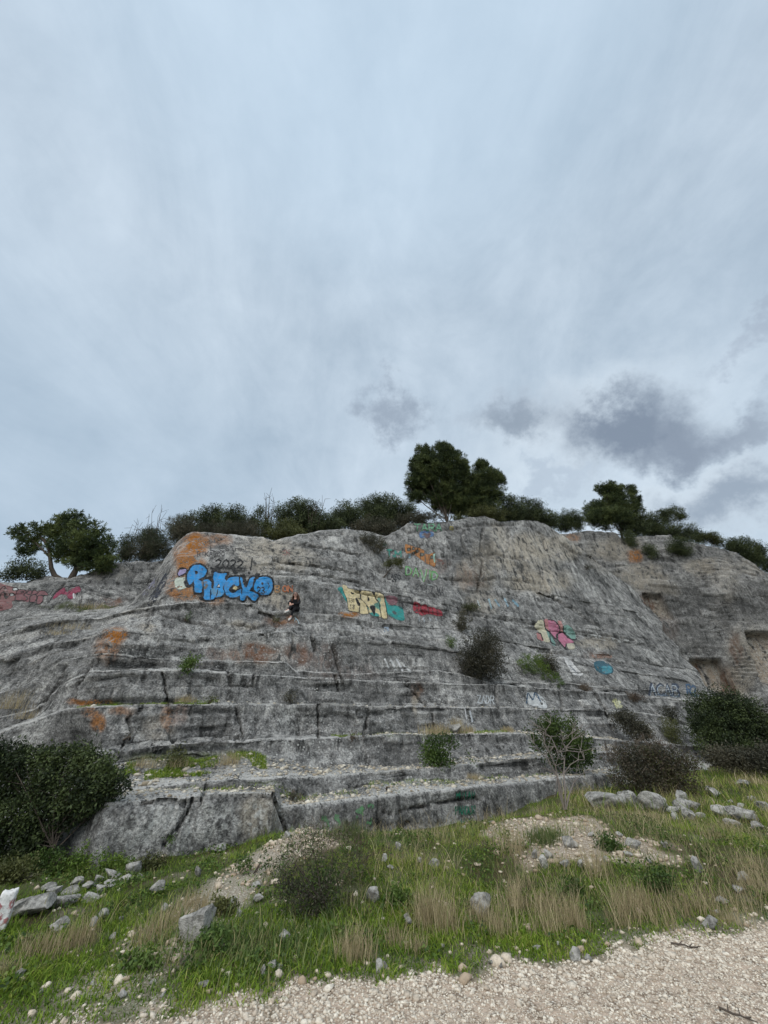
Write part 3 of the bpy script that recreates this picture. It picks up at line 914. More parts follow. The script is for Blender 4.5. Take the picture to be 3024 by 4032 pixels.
# ---- the scrub-covered hill top behind the crests
us2 = np.linspace(-1200, 4200, 320)
hv = [(-1200, 2700), (-300, 2420), (0, 2330), (300, 2290), (480, 2230), (650, 2210), (760, 2130)] + [(x, y + 16) for x, y in TOPV if 770 < x < 2160] + [(x, y + 18) for x, y in CTOP if x > 2160] + [(4200, 2640)]
hd = [(-1200, 16), (-300, 18.3), (0, 18.7), (480, 20.3), (650, 21), (760, 19.6), (1100, 20.2), (1512, 22.2), (1900, 25.5), (2150, 28.5), (2200, 33), (2500, 34.5), (3024, 33), (3420, 30), (4200, 27)]
hr = [plain_row(us2, hv, hd)]
for t_, z_ in ((1.2, 0.05), (4, 0.35), (10, 0.9), (22, 1.2), (50, 0.5), (120, -6)):
    hr.append(tread(hr[0], t_, z_, 0.0))
front = hr[0].copy()
front[:, 2] -= 2.5
front[:, 1] += 0.6
GH, tH = loft([front] + hr, [3, 5, 8, 8, 6, 4, 4])
GH[..., 2] += 0.12 * fbm(GH * 0.7, 3)
m_hill, t_ = new_mat('scrub_soil')
ps_ = t_.n('ShaderNodeNewGeometry').outputs['Position']
nn_ = t_.noise(ps_, 2.5, 6, 0.65)
finish(t_, t_.mix(nn_, srgb(48, 50, 36), srgb(104, 100, 82)), 0.95, nn_, 0.1, 0.6, 0.1)
hill = mesh('hill', GH, grid_faces(*GH.shape[:2])[:, ::-1], m_hill, True)
tag(hill, kind='structure')
bvhH = bvh_of(GH, 1, 1)


def cliff_hit(px, py, which=None):
    a, e = ray(px, py)
    d = Vector((float(a), 1.0, float(e)))
    d.normalize()
    best = None
    for b in (which or (bvhA, bvhB, bvhC)):
        loc, nrm, i, dist = b.ray_cast(Vector((0, 0, CAMZ)), d)
        if loc is not None and (best is None or dist < best[1]):
            best = (loc, dist)
    return None if best is None else np.array(best[0])


def hill_z(X, Y):
    loc, n, i, d = bvhH.ray_cast(Vector((X, Y, 80.0)), Vector((0, 0, -1)))
    return loc.z if loc is not None else None

# ------------------------------------------------------------------ graffiti: sprayed layers that follow the rock
GLYPH = {
    'A': [[(0, 0), (.5, 1), (1, 0)], [(.2, .38), (.8, .38)]], 'B': [[(0, 0), (0, 1), (.7, 1), (.9, .78), (.65, .55), (0, .53)], [(.65, .53), (1, .28), (.75, 0), (0, 0)]],
    'C': [[(1, .85), (.6, 1), (.15, .8), (0, .5), (.15, .15), (.6, 0), (1, .15)]], 'D': [[(0, 0), (0, 1), (.6, .95), (1, .5), (.6, .05), (0, 0)]],
    'E': [[(1, 1), (0, 1), (0, 0), (1, 0)], [(0, .5), (.8, .5)]], 'F': [[(1, 1), (0, 1), (0, 0)], [(0, .5), (.8, .5)]], 'H': [[(0, 0), (0, 1)], [(1, 0), (1, 1)], [(0, .5), (1, .5)]],
    'I': [[(.5, 0), (.5, 1)]], 'K': [[(0, 0), (0, 1)], [(1, 1), (0, .45), (1, 0)]], 'L': [[(0, 1), (0, 0), (1, 0)]], 'M': [[(0, 0), (0, 1), (.5, .4), (1, 1), (1, 0)]],
    'N': [[(0, 0), (0, 1), (1, 0), (1, 1)]], 'O': [[(.5, 1), (.1, .8), (0, .5), (.1, .2), (.5, 0), (.9, .2), (1, .5), (.9, .8), (.5, 1)]], 'P': [[(0, 0), (0, 1), (.8, 1), (1, .75), (.8, .5), (0, .5)]],
    'R': [[(0, 0), (0, 1), (.8, 1), (1, .75), (.8, .5), (0, .5)], [(.4, .5), (1, 0)]], 'S': [[(1, .9), (.5, 1), (.1, .8), (.3, .55), (.8, .45), (.95, .2), (.5, 0), (0, .1)]], 'T': [[(0, 1), (1, 1)], [(.5, 1), (.5, 0)]],
    'U': [[(0, 1), (0, .2), (.5, 0), (1, .2), (1, 1)]], 'V': [[(0, 1), (.5, 0), (1, 1)]], 'Z': [[(0, 1), (1, 1), (0, 0), (1, 0)]],
    '0': [[(.5, 1), (.1, .8), (0, .5), (.1, .2), (.5, 0), (.9, .2), (1, .5), (.9, .8), (.5, 1)]], '1': [[(.2, .75), (.55, 1), (.55, 0)]], '2': [[(0, .8), (.4, 1), (.9, .8), (.7, .45), (0, .05), (1, 0)]],
    '3': [[(0, .9), (.5, 1), (.9, .75), (.4, .52), (1, .28), (.5, 0), (0, .1)]], '5': [[(.9, 1), (.1, 1), (.1, .55), (.7, .6), (.95, .3), (.5, 0), (0, .1)]],
    '6': [[(.8, 1), (.2, .6), (0, .25), (.5, 0), (1, .25), (.6, .5), (.1, .35)]], '7': [[(0, 1), (1, 1), (.4, 0)]], '8': [[(.5, .52), (.1, .75), (.5, 1), (.9, .75), (.5, .52), (0, .25), (.5, 0), (1, .25), (.5, .52)]],
    '.': [[(.4, 0), (.5, .08)]], ' ': [],
}


def text_strokes(txt, x0, y0, x1, y1, skew=0.0, shear=0.0, gap=0.28):
    """text between (x0,y0) top left and (x1,y1) bottom right; skew: how far the line drops towards its end"""
    n = len(txt)
    cw = (x1 - x0) / (n + gap * (n - 1))
    outl = []
    for k, ch in enumerate(txt):
        bx = x0 + k * cw * (1 + gap)
        for st in GLYPH.get(ch, []):
            outl.append([(bx + gx_ * cw + shear * gy_ * (y1 - y0), y1 - gy_ * (y1 - y0) + skew * (bx + gx_ * cw - x0) / (x1 - x0)) for gx_, gy_ in st])
    return outl


def smooth_poly(p, k=5, closed=True):
    p = np.asarray(p, float)
    n = len(p)
    if n < 4:
        return p
    o = []
    rng_ = range(n) if closed else range(n - 1)
    for i in rng_:
        if closed:
            a, b, c, d = p[(i - 1) % n], p[i], p[(i + 1) % n], p[(i + 2) % n]
        else:
            a, b, c, d = p[max(i - 1, 0)], p[i], p[i + 1], p[min(i + 2, n - 1)]
        for j in range(k):
            s = j / k
            o.append(0.5 * ((2 * b) + (c - a) * s + (2 * a - 5 * b + 4 * c - d) * s * s + (3 * b - a - 3 * c + d) * s ** 3))
    if not closed:
        o.append(p[-1])
    return np.array(o)


def inside(U, V, p):
    x, y = p[:, 0], p[:, 1]
    r = np.zeros(U.shape, bool)
    for i in range(len(p)):
        x0, y0, x1, y1 = x[i - 1], y[i - 1], x[i], y[i]
        if y0 == y1:
            continue
        c = ((y0 > V) != (y1 > V)) & (U < (x1 - x0) * (V - y0) / (y1 - y0) + x0)
        r ^= c
    return r


def line_dist(U, V, p, closed=False):
    b = np.full(U.shape, 1e9)
    m = len(p)
    for i in range(m if closed else m - 1):
        x0, y0 = p[i]
        x1, y1 = p[(i + 1) % m]
        dx, dy = x1 - x0, y1 - y0
        s = np.clip(((U - x0) * dx + (V - y0) * dy) / (dx * dx + dy * dy + 1e-9), 0, 1)
        b = np.minimum(b, (U - x0 - s * dx) ** 2 + (V - y0 - s * dy) ** 2)
    return np.sqrt(b)


def graffiti(label, host, layers, org=(0, 0), sc=1.0, wear=0.25, fine=3, jit=1.5):
    """layers (painted in order, coordinates in a local sheet org + sc * xy):
    ('fill', pts, rgb, alpha) ('line', pts, width, rgb, alpha) ('text', txt, x0,y0,x1,y1, width, rgb, alpha, skew, shear)"""
    ob, G, N, U, V = host
    Ls = []
    for L in layers:
        if L[0] == 'text':
            _, txt, x0, y0, x1, y1, wd, rgb, al = L[:9]
            sk, sh = (list(L[9:]) + [0, 0])[:2]
            for st in text_strokes(txt, x0, y0, x1, y1, sk, sh):
                Ls.append(('line', np.array(st), wd, rgb, al))
        elif L[0] == 'line':
            Ls.append(('line', smooth_poly(L[1], 5, False), L[2], L[3], L[4]))
        else:
            Ls.append(('fill', smooth_poly(L[1], 5, True), L[2], L[3]))
    O = np.array(org, float)
    Ls = [(L[0], O + sc * np.asarray(L[1])) + ((L[2] * sc,) + L[3:] if L[0] == 'line' else L[2:]) for L in Ls]
    allp = np.concatenate([L[1] for L in Ls])
    pad = 12
    u0, v0 = allp.min(0) - pad
    u1, v1 = allp.max(0) + pad
    m = (U > u0) & (U < u1) & (V > v0) & (V < v1)
    rr_, cc_ = np.where(m)
    r0, r1, c0, c1 = max(rr_.min() - 1, 0), rr_.max() + 2, max(cc_.min() - 1, 0), cc_.max() + 2
    W = (G + N * 0.014)[r0:r1, c0:c1]
    R_, C_ = W.shape[:2]
    ri = np.linspace(0, R_ - 1, (R_ - 1) * fine + 1)
    ci = np.linspace(0, C_ - 1, (C_ - 1) * fine + 1)
    a = np.minimum(ri.astype(int), R_ - 2)
    b = np.minimum(ci.astype(int), C_ - 2)
    fa, fb = (ri - a)[:, None, None], (ci - b)[None, :, None]
    Q = (W[a][:, b] * (1 - fa) + W[a + 1][:, b] * fa) * (1 - fb) + (W[a][:, b + 1] * (1 - fa) + W[a + 1][:, b + 1] * fa) * fb
    uq, vq = project(Q)
    qn = np.stack([uq / 9, vq / 9, 0 * uq], -1)
    uj = uq + jit * fbm(qn, 2)
    vj = vq + jit * fbm(qn + 9, 2)
    col = np.zeros(Q.shape)
    al = np.zeros(uq.shape)
    w1 = fbm(Q * 3.0 + 5, 4, 0.6)
    w2 = fbm(Q * 9.0 + 1, 3, 0.6)
    w3 = fbm(Q * 5.0 + 33, 4, 0.7)
    for L in Ls:
        p = L[1]
        if L[0] == 'fill':
            hit = inside(uj, vj, p)
            rgb, a_ = L[2], L[3]
        else:
            hit = line_dist(uj, vj, p) < L[2] * 0.5
            rgb, a_ = L[3], L[4]
        hit &= (0.6 * w1 + 0.5 * w2) < (a_ - 0.5) * 2.2 + 0.15
        c = np.array(srgb(*rgb)[:3])
        col[hit] = c * 1.0
        al[hit] = 1
    al[(0.40 * w1 + 0.40 * w2 + 0.45 * w3) > 0.80 - wear * 1.2] = 0
    col *= (0.92 + 0.20 * w1 + 0.16 * w2)[..., None]
    gry = col.mean(-1, keepdims=True)
    col = gry + (col - gry) * (0.90 - 0.12 * np.clip(w3, -1, 1))[..., None]
    nf = normals(Q)
    view = Q - np.array([0, 0, CAMZ])
    facing = np.abs((nf * view).sum(-1)) / np.linalg.norm(view, axis=-1) > 0.10
    F_ = grid_faces(*uq.shape)[:, ::-1]
    af = al.ravel()[F_].mean(1)
    F_ = F_[(af > 0.5) & facing.ravel()[F_].all(1)]
    used, inv = np.unique(F_, return_inverse=True)
    o = mesh('painted_lettering' if any(L[0] == 'text' for L in layers) or 'letter' in label else 'paint_marking', Q.reshape(-1, 3)[used], inv.reshape(F_.shape), M_PAINT, True, np.clip(col.reshape(-1, 3)[used], 0, 1), parent=ob)
    # painted vertices keep the colour of the layer on top; unpainted corners of a painted face take a neighbour's
    o['label'] = label
    return o


HA = (cliff, GA, NA, UA, VA)
HB = (outcrop, GB, NB, UB, VB)
BLK, BLU = (12, 13, 15), (0, 140, 208)

# blue bubble letters on the top left corner
R1 = [(320, 650), (345, 610), (400, 580), (460, 580), (510, 605), (542, 650), (530, 700), (490, 740), (440, 765), (475, 795), (482, 850), (480, 930), (430, 940), (388, 925), (385, 860), (372, 790), (345, 820), (312, 830), (288, 760), (292, 700)]
R2 = [(500, 790), (555, 768), (598, 800), (606, 860), (590, 915), (598, 960), (640, 1015), (600, 1030), (515, 1025), (500, 900)]
A1 = [(630, 725), (650, 670), (720, 690), (805, 690), (778, 750), (800, 790), (765, 850), (757, 900), (775, 940), (735, 985), (665, 1000), (610, 1000), (622, 900), (640, 820)]
C1 = [(800, 790), (850, 745), (970, 740), (975, 830), (930, 855), (898, 830), (850, 870), (835, 900), (865, 935), (920, 928), (1000, 890), (1005, 940), (960, 985), (880, 1005), (815, 980), (785, 940), (772, 860)]
K1 = [(980, 750), (1010, 758), (1020, 820), (1060, 872), (1090, 800), (1120, 750), (1170, 740), (1150, 850), (1110, 910), (1180, 945), (1220, 980), (1200, 1020), (1160, 1048), (1105, 1005), (1080, 975), (1050, 1000), (1030, 1042), (985, 1032), (980, 960), (1010, 900)]
O1 = [(1240, 742), (1300, 735), (1370, 750), (1402, 800), (1402, 880), (1370, 950), (1300, 970), (1240, 960), (1175, 910), (1162, 850), (1190, 780)]
lay = [('fill', [(130, 760), (200, 740), (300, 760), (290, 860), (200, 900), (130, 860)], (196, 204, 186), 0.62),
       ('fill', [(165, 705), (185, 655), (230, 630), (280, 640), (268, 680), (222, 712), (182, 725)], (150, 138, 178), 1),
       ('line', [(165, 710), (160, 670), (200, 618), (245, 618), (285, 640), (268, 682), (222, 714), (180, 728), (165, 710)], 15, BLK, .95),
       ('line', [(205, 630), (245, 622)], 22, BLK, .9)]
for p in (R1, R2, A1, C1, K1, O1):
    lay += [('fill', p, BLK, 1.3), ('line', p + [p[0]], 48, BLK, 1.4)]
lay += [('fill', [(835, 760), (850, 712), (940, 715), (1040, 700), (1062, 775), (1075, 800), (1110, 745), (1190, 690), (1240, 695), (1225, 730), (1120, 800), (1080, 890), (1000, 800)], BLK, 1.2),
        ('fill', [(600, 700), (620, 620), (660, 660), (740, 690), (840, 670), (800, 740), (640, 740)], BLK, 1.2), ('fill', [(480, 740), (600, 730), (640, 790), (620, 860), (560, 760)], BLK, 1.1),
        ('fill', [(245, 800), (270, 772), (310, 800), (340, 850), (310, 875), (265, 860)], BLK, 1.1), ('fill', [(440, 1000), (500, 1010), (520, 1040), (460, 1035)], BLK, 1)]
for p in (R1, R2, A1, C1, K1, O1):
    lay.append(('fill', p, BLU, 1.3))
lay += [('fill', [(480, 790), (540, 785), (560, 850), (520, 900), (490, 860)], (110, 108, 104), .45), ('fill', [(600, 880), (720, 880), (770, 930), (730, 985), (620, 960)], (86, 150, 190), .5),
        ('fill', [(668, 875), (700, 818), (725, 880)], BLK, 1.2), ('fill', [(682, 862), (708, 832), (714, 864)], (225, 225, 220), 1.2), ('fill', [(885, 885), (915, 855), (945, 880), (925, 905)], (196, 180, 128), 1.1),
        ('fill', [(388, 660), (412, 655), (430, 675), (418, 700), (395, 695)], BLK, 1.2), ('line', [(600, 900), (590, 1020)], 12, BLK, 1.1), ('line', [(690, 900), (672, 985)], 10, BLK, 1.0),
        ('fill', [(830, 900), (870, 860), (940, 900), (990, 880), (920, 935), (870, 940)], BLK, 1.1), ('fill', [(885, 885), (915, 855), (945, 880), (925, 905)], (196, 180, 128), 1.1),
        ('line', [(505, 800), (500, 1020)], 12, BLK, 1.1), ('line', [(610, 760), (625, 880)], 16, BLK, 1.1), ('line', [(970, 740), (980, 860)], 14, BLK, 1.1), ('line', [(1165, 760), (1150, 850), (1110, 915)], 14, BLK, 1.1),
        ('line', [(1005, 895), (1000, 960)], 12, BLK, 1), ('fill', [(1258, 815), (1272, 805), (1288, 820), (1275, 840), (1260, 835)], (60, 50, 45), 1.2), ('line', [(1340, 810), (1365, 850), (1345, 890)], 8, BLK, 1),
        ('text', '23', 1205, 865, 1305, 945, 14, BLK, 1.2, 10), ('fill', [(470, 610), (500, 630), (485, 645)], (20, 90, 160), 1)]
graffiti('blue bubble letters with thick black outlines on the smooth corner slab', HA, lay, (650, 2050), 0.3014, 0.08)
graffiti('black hand-painted year and exclamation mark above the blue letters', HA, [
    ('text', '2022', 655, 505, 1015, 612, 19, BLK, 1.1, 10, 0.12), ('line', [(600, 625), (680, 632), (760, 605), (850, 622), (905, 640)], 17, BLK, .9), ('fill', [(870, 630), (960, 650), (940, 690), (900, 690)], BLK, .95),
    ('line', [(1138, 488), (1118, 640)], 20, BLK, 1.1), ('line', [(1095, 678), (1100, 682)], 30, BLK, 1.1), ('line', [(600, 620), (605, 622)], 34, BLK, 1)], (650, 2050), 0.3014, 0.06)
graffiti('faded dark capital letters scratched above the year', HA, [('text', 'RIKARDO', 420, 405, 778, 462, 10, (66, 62, 60), .75), ('text', 'L ESTHAH', 590, 330, 1100, 390, 11, (84, 80, 78), .62, 8), ('text', 'KM', 1535, 380, 1620, 460, 10, (150, 92, 84), .6)], (650, 2050), 0.3014, 0.1)
graffiti('small rust-orange capital letters beside the blue lettering', HA, [('text', 'B', 30, 70, 230, 310, 62, (186, 142, 92), .85), ('text', 'ON', 345, 70, 740, 310, 62, (190, 112, 66), .9)], (1080, 2300), 0.0964, 0.1)
graffiti('pale blue painted strokes beneath the seated person', HA, [('line', [(835, 1345), (900, 1410), (960, 1490), (1010, 1600)], 44, (190, 216, 222), 1.2), ('line', [(885, 1400), (820, 1500)], 40, (190, 216, 222), 1.1)], (1080, 2300), 0.0964, 0.0)

# cream and turquoise block letters in the middle
CRM, TEA = (214, 196, 148), (28, 150, 144)
pR = [(160, 180), (215, 190), (238, 225), (385, 255), (398, 330), (400, 350), (340, 350), (388, 425), (382, 530), (330, 525), (248, 512), (235, 450), (215, 340), (185, 280)]
pR2 = [(345, 350), (430, 390), (470, 440), (505, 545), (388, 542), (388, 425)]
pA = [(402, 255), (460, 252), (538, 265), (588, 335), (640, 400), (662, 585), (605, 570), (520, 545), (505, 470), (470, 430), (425, 380), (400, 340)]
pI = [(580, 275), (640, 275), (702, 310), (718, 420), (748, 600), (672, 592), (642, 430), (592, 350)]
pS = [(715, 330), (742, 400), (790, 445), (900, 450), (952, 490), (966, 560), (966, 640), (880, 632), (800, 592), (750, 545), (722, 450)]
lay = [('fill', [(95, 222), (130, 203), (160, 212), (190, 285), (218, 340), (222, 412), (195, 372), (150, 292), (110, 252)], TEA, 1.0)]
for p in (pR, pR2, pA, pI):
    lay += [('line', p + [p[0]], 11, BLK, 1.0), ('fill', p, CRM, 1.25)]
lay += [('fill', pS, TEA, 1.05), ('fill', [(720, 320), (800, 315), (872, 340), (882, 392), (842, 445), (790, 432), (740, 382)], (128, 84, 92), .95),
        ('fill', [(480, 470), (560, 430), (640, 400), (660, 450), (640, 520), (600, 480), (520, 500)], (92, 150, 132), .55), ('fill', [(520, 540), (600, 540), (650, 585), (560, 580)], (52, 148, 138), .8),
        ('fill', [(620, 340), (660, 350), (650, 400), (620, 380)], (110, 158, 138), .6),
        ('fill', [(268, 268), (315, 285), (300, 302), (275, 292)], BLK, 1.2), ('fill', [(488, 308), (522, 382), (488, 392)], BLK, 1.2), ('fill', [(328, 350), (388, 405), (376, 455), (345, 402)], BLK, 1.2),
        ('fill', [(518, 458), (586, 450), (582, 575), (545, 520)], BLK, 1.2), ('fill', [(540, 262), (588, 268), (580, 320), (560, 300)], BLK, 1.1),
        ('line', [(385, 250), (402, 350)], 14, BLK, 1.1), ('line', [(345, 350), (390, 425), (382, 532)], 10, BLK, 1.1), ('line', [(440, 395), (472, 440), (505, 545)], 8, BLK, 1), ('line', [(588, 335), (642, 415), (668, 590)], 10, BLK, 1.1),
        ('line', [(705, 312), (722, 425), (755, 600)], 12, BLK, 1.1), ('line', [(240, 220), (390, 252), (460, 250), (545, 265), (640, 275), (705, 310)], 8, BLK, 1.0), ('line', [(215, 350), (240, 515), (382, 532)], 7, BLK, 1),
        ('fill', [(810, 520), (840, 515), (870, 540), (850, 565), (820, 550)], (60, 80, 82), .9), ('line', [(780, 440), (880, 448), (945, 490)], 9, (20, 60, 62), .9),
        ('text', '531', 245, 350, 320, 400, 7, (40, 38, 34), .9, 12), ('text', '18', 255, 430, 320, 485, 8, (40, 38, 34), 1.0, 6)]
graffiti('cream block letters with black edges and a turquoise last letter', HA, lay, (1300, 2250), 0.3014, 0.05)
pr = [(1085, 425), (1110, 395), (1160, 408), (1192, 440), (1240, 425), (1282, 455), (1340, 465), (1400, 490), (1440, 498), (1468, 578), (1380, 578), (1330, 562), (1260, 560), (1200, 578), (1150, 545), (1105, 540), (1082, 480)]
graffiti('crimson red letters right of the cream ones', HA, [('fill', pr, (158, 34, 52), .95), ('line', [(1130, 430), (1145, 455), (1120, 465)], 10, (70, 70, 70), 1), ('line', [(1190, 440), (1180, 500), (1215, 560)], 12, (74, 22, 30), 1),
          ('line', [(1270, 450), (1290, 560)], 12, (74, 22, 30), 1), ('line', [(1330, 470), (1345, 560)], 10, (74, 22, 30), 1), ('line', [(1390, 490), (1410, 570)], 10, (74, 22, 30), 1), ('line', [(1105, 480), (1200, 500), (1440, 540)], 7, (90, 24, 34), .9),
          ('line', [(1105, 530), (1135, 500), (1150, 530)], 14, (66, 58, 58), .9)], (1300, 2250), 0.3014, 0.08)
graffiti('faint grey drips of paint under the crimson letters', HA, [('line', [(1160, 590), (1165, 650)], 14, (170, 178, 180), .7), ('line', [(1220, 600), (1230, 655)], 16, (170, 178, 184), .7), ('line', [(1300, 600), (1310, 640)], 14, (170, 175, 180), .65), ('line', [(1380, 600), (1390, 640)], 14, (176, 178, 180), .65),
          ('fill', [(700, 730), (760, 725), (760, 780), (710, 785)], (150, 166, 182), .6), ('text', 'LT', 900, 380, 960, 460, 16, (40, 40, 42), .8, 20)], (1300, 2250), 0.3014, 0.1)

# writing high on the middle of the face
GRN = (72, 140, 100)
graffiti('large green capitals on the highest block, under the pine', HA, [('text', 'TARA', 755, 265, 1195, 372, 25, (58, 120, 84), 1.0), ('text', 'TARA', 759, 268, 1199, 375, 11, (120, 176, 138), .8)], (1450, 2000), 0.2411, 0.05)
graffiti('mauve heart on a blue patch beneath the green capitals', HA, [('fill', [(855, 385), (1050, 385), (1050, 470), (850, 490)], (84, 122, 168), .62), ('fill', [(905, 425), (930, 402), (965, 422), (1000, 402), (1025, 430), (965, 500)], (104, 84, 86), 1.1)], (1450, 2000), 0.2411, 0.1)
graffiti('teal initials with a dot above the small leaning tree', HA, [('text', 'T', 310, 685, 380, 780, 28, (52, 140, 124), 1.1), ('line', [(405, 775), (415, 785)], 30, (52, 140, 124), 1.1), ('text', 'M', 440, 705, 535, 800, 24, (52, 140, 124), 1.1), ('fill', [(230, 570), (300, 580), (300, 620), (230, 610)], (100, 140, 130), .5)], (1450, 2000), 0.2411, 0.05)
po = [(605, 590), (690, 612), (760, 640), (830, 655), (915, 700), (925, 745), (1000, 750), (1092, 738), (1102, 950), (1000, 932), (930, 892), (850, 835), (780, 785), (700, 745), (612, 732)]
sq = lambda x, y, r: [(x - r, y - r), (x + r, y - r), (x + r, y + r), (x - r, y + r), (x - r, y - r)]
lay = [('fill', po, (178, 116, 52), .72)]
for x, y, r in ((660, 680, 20), (735, 665, 16), (740, 735, 18), (800, 706, 18), (880, 760, 22), (1040, 805, 22)):
    lay += [('fill', sq(x, y, r), (104, 108, 98), 1.1), ('line', sq(x, y, r), 10, BLK, 1.1)]
lay += [('line', [(690, 612), (700, 745)], 10, (70, 52, 34), .9), ('line', [(765, 640), (785, 785)], 10, (70, 52, 34), .9), ('line', [(840, 660), (855, 835)], 10, (70, 52, 34), .9), ('line', [(918, 700), (935, 890)], 14, (96, 94, 88), 1.1), ('line', [(990, 750), (1000, 930)], 10, (70, 52, 34), .9),
        ('fill', [(1062, 760), (1092, 745), (1098, 880), (1068, 880)], (150, 182, 166), .95), ('line', [(1060, 745), (1095, 735), (1102, 960)], 8, BLK, 1), ('fill', [(650, 760), (690, 760), (690, 830), (655, 810)], (150, 176, 186), .6), ('line', [(605, 585), (840, 650), (920, 700)], 7, (60, 50, 40), .8)]
graffiti('orange descending capitals with black square counters', HA, lay, (1450, 2000), 0.2411, 0.06)
lay = []
for k, (ch, x, y) in enumerate((('D', 615, 960), ('A', 730, 985), ('V', 860, 1010), ('I', 960, 1020), ('D', 1040, 1040))):
    hgt = 130 if ch != 'V' else 190
    lay += [('text', ch, x + 10, y + 10, x + 95, y + hgt, 24, (150, 120, 66), .75), ('text', ch, x, y, x + 90, y + hgt, 24, (98, 168, 92), .95), ('text', ch, x + 14, y + 14, x + 80, y + hgt - 10, 9, (170, 190, 176), .7)]
graffiti('light green and ochre outlined name sloping below the orange capitals', HA, lay, (1450, 2000), 0.2411, 0.08)
graffiti('dark grey capitals at the foot of the small leaning tree', HA, [('text', 'LAZO', 315, 1075, 525, 1160, 13, (54, 54, 56), .85, 16), ('line', [(395, 1185), (410, 1200)], 26, (54, 54, 56), .8), ('line', [(440, 1190), (450, 1205)], 26, (54, 54, 56), .8), ('text', 'PV', 20, 1060, 120, 1180, 10, (70, 70, 72), .6)], (1450, 2000), 0.2411, 0.08)
graffiti('weathered charcoal figures and letters above the crimson writing', HA, [('text', '2', 770, 1245, 825, 1330, 13, (58, 58, 60), .85), ('text', '15', 860, 1255, 935, 1350, 13, (66, 66, 68), .65), ('text', 'L7 MA', 950, 1270, 1230, 1400, 14, (62, 62, 64), .65, 30), ('text', 'TT', 650, 510, 735, 560, 10, (70, 68, 66), .8), ('text', 'IVY', 870, 520, 1050, 590, 9, (70, 68, 66), .6),
          ('line', [(970, 1200), (975, 1250), (1040, 1260)], 10, (180, 190, 184), .8)], (1450, 2000), 0.2411, 0.1)
graffiti('yellow loop and ochre washes at the brink beside the green capitals', HA, [('line', [(1345, 300), (1375, 310), (1385, 345), (1350, 355), (1335, 325), (1345, 300)], 16, (176, 160, 66), .9), ('line', [(1370, 345), (1385, 380)], 12, (176, 160, 66), .9), ('fill', [(1130, 830), (1240, 860), (1230, 930), (1120, 900)], (134, 92, 80), .42)], (1450, 2000), 0.2411, 0.1)
graffiti('pale blue and white streaks of old paint on the cream rock', HA, [('line', [(1925, 2360), (1935, 2395)], 7, (150, 178, 186), .7), ('line', [(1950, 2362), (1965, 2385)], 8, (140, 168, 180), .7), ('line', [(1985, 2355), (2000, 2385)], 8, (150, 178, 190), .65), ('line', [(2020, 2365), (2040, 2385)], 9, (120, 160, 176), .7), ('line', [(1880, 2365), (1890, 2390)], 6, (190, 198, 196), .65)], (0, 0), 1, 0.1, 3)

# pink and mint piece on the right
PNK = (186, 108, 134)
lay = [('fill', [(112, 240), (150, 190), (190, 198), (212, 260), (242, 362), (190, 362), (160, 300)], (196, 190, 160), .9), ('fill', [(190, 192), (228, 188), (234, 285), (205, 262)], (190, 124, 122), 1),
       ('fill', [(225, 188), (270, 193), (312, 240), (318, 290), (292, 312), (305, 355), (270, 325), (236, 285)], PNK, 1.1), ('fill', [(300, 200), (332, 200), (348, 270), (322, 302), (314, 240)], (186, 130, 122), .8),
       ('fill', [(308, 300), (340, 292), (382, 330), (434, 370), (372, 386), (362, 418), (312, 352)], PNK, 1.1), ('fill', [(350, 240), (392, 233), (442, 290), (447, 342), (410, 342), (350, 282)], (124, 164, 150), 1),
       ('fill', [(130, 293), (162, 303), (188, 357), (140, 342)], (184, 122, 118), .85), ('fill', [(375, 388), (430, 380), (442, 420), (400, 430)], (190, 184, 160), .8), ('fill', [(205, 262), (235, 290), (290, 395), (250, 380)], (110, 150, 140), .8)]
lay += [('line', q, 9, BLK, 1) for q in ([(190, 195), (206, 265), (236, 290), (245, 365), (290, 395)], [(225, 188), (270, 192), (314, 240), (318, 290), (292, 312), (306, 358)], [(236, 286), (270, 328), (310, 360), (362, 420), (380, 430)], [(318, 298), (345, 288), (385, 332), (440, 352), (455, 340)], [(348, 240), (348, 285), (410, 345)], [(140, 290), (165, 302), (180, 350)], [(372, 386), (364, 425)])]
graffiti('pink mint and cream letter shapes with black contours on the right of the face', HA, lay, (2050, 2350), 0.4822, 0.05)
graffiti('white painted strip slanting down below the pink piece', HA, [('fill', [(348, 488), (410, 520), (450, 570), (512, 636), (440, 640), (402, 600)], (206, 204, 200), .95), ('line', [(400, 560), (440, 600)], 7, (120, 124, 130), .8), ('line', [(420, 590), (470, 625)], 7, (120, 124, 130), .8)], (2050, 2350), 0.4822, 0.12)
graffiti('deep teal smudge of paint on the right slope', HA, [('fill', [(598, 540), (640, 522), (690, 530), (748, 570), (752, 618), (690, 634), (618, 600)], (34, 92, 108), .85), ('fill', [(660, 570), (740, 570), (740, 620), (680, 620)], (60, 142, 156), .62)], (2050, 2350), 0.4822, 0.2)
graffiti('row of broken white paint flecks right of the pink piece', HA, [('fill', [(520, 320), (600, 300), (700, 330), (820, 335), (900, 360), (820, 375), (700, 360), (600, 345)], (190, 190, 184), .42), ('fill', [(590, 470), (720, 470), (740, 500), (600, 500)], (150, 118, 100), .5)], (2050, 2350), 0.4822, 0.2)
graffiti('dark blue-black capitals on the wall near the right corner', HA, [('text', 'ACAB', 1050, 705, 1300, 800, 17, (40, 54, 74), 1.0, 12, -0.1), ('text', 'ACAB', 1062, 715, 1290, 806, 7, (176, 186, 192), .6, 12, -0.1), ('line', [(1120, 800), (1300, 812)], 12, (70, 90, 108), .6)], (2050, 2350), 0.4822, 0.06)
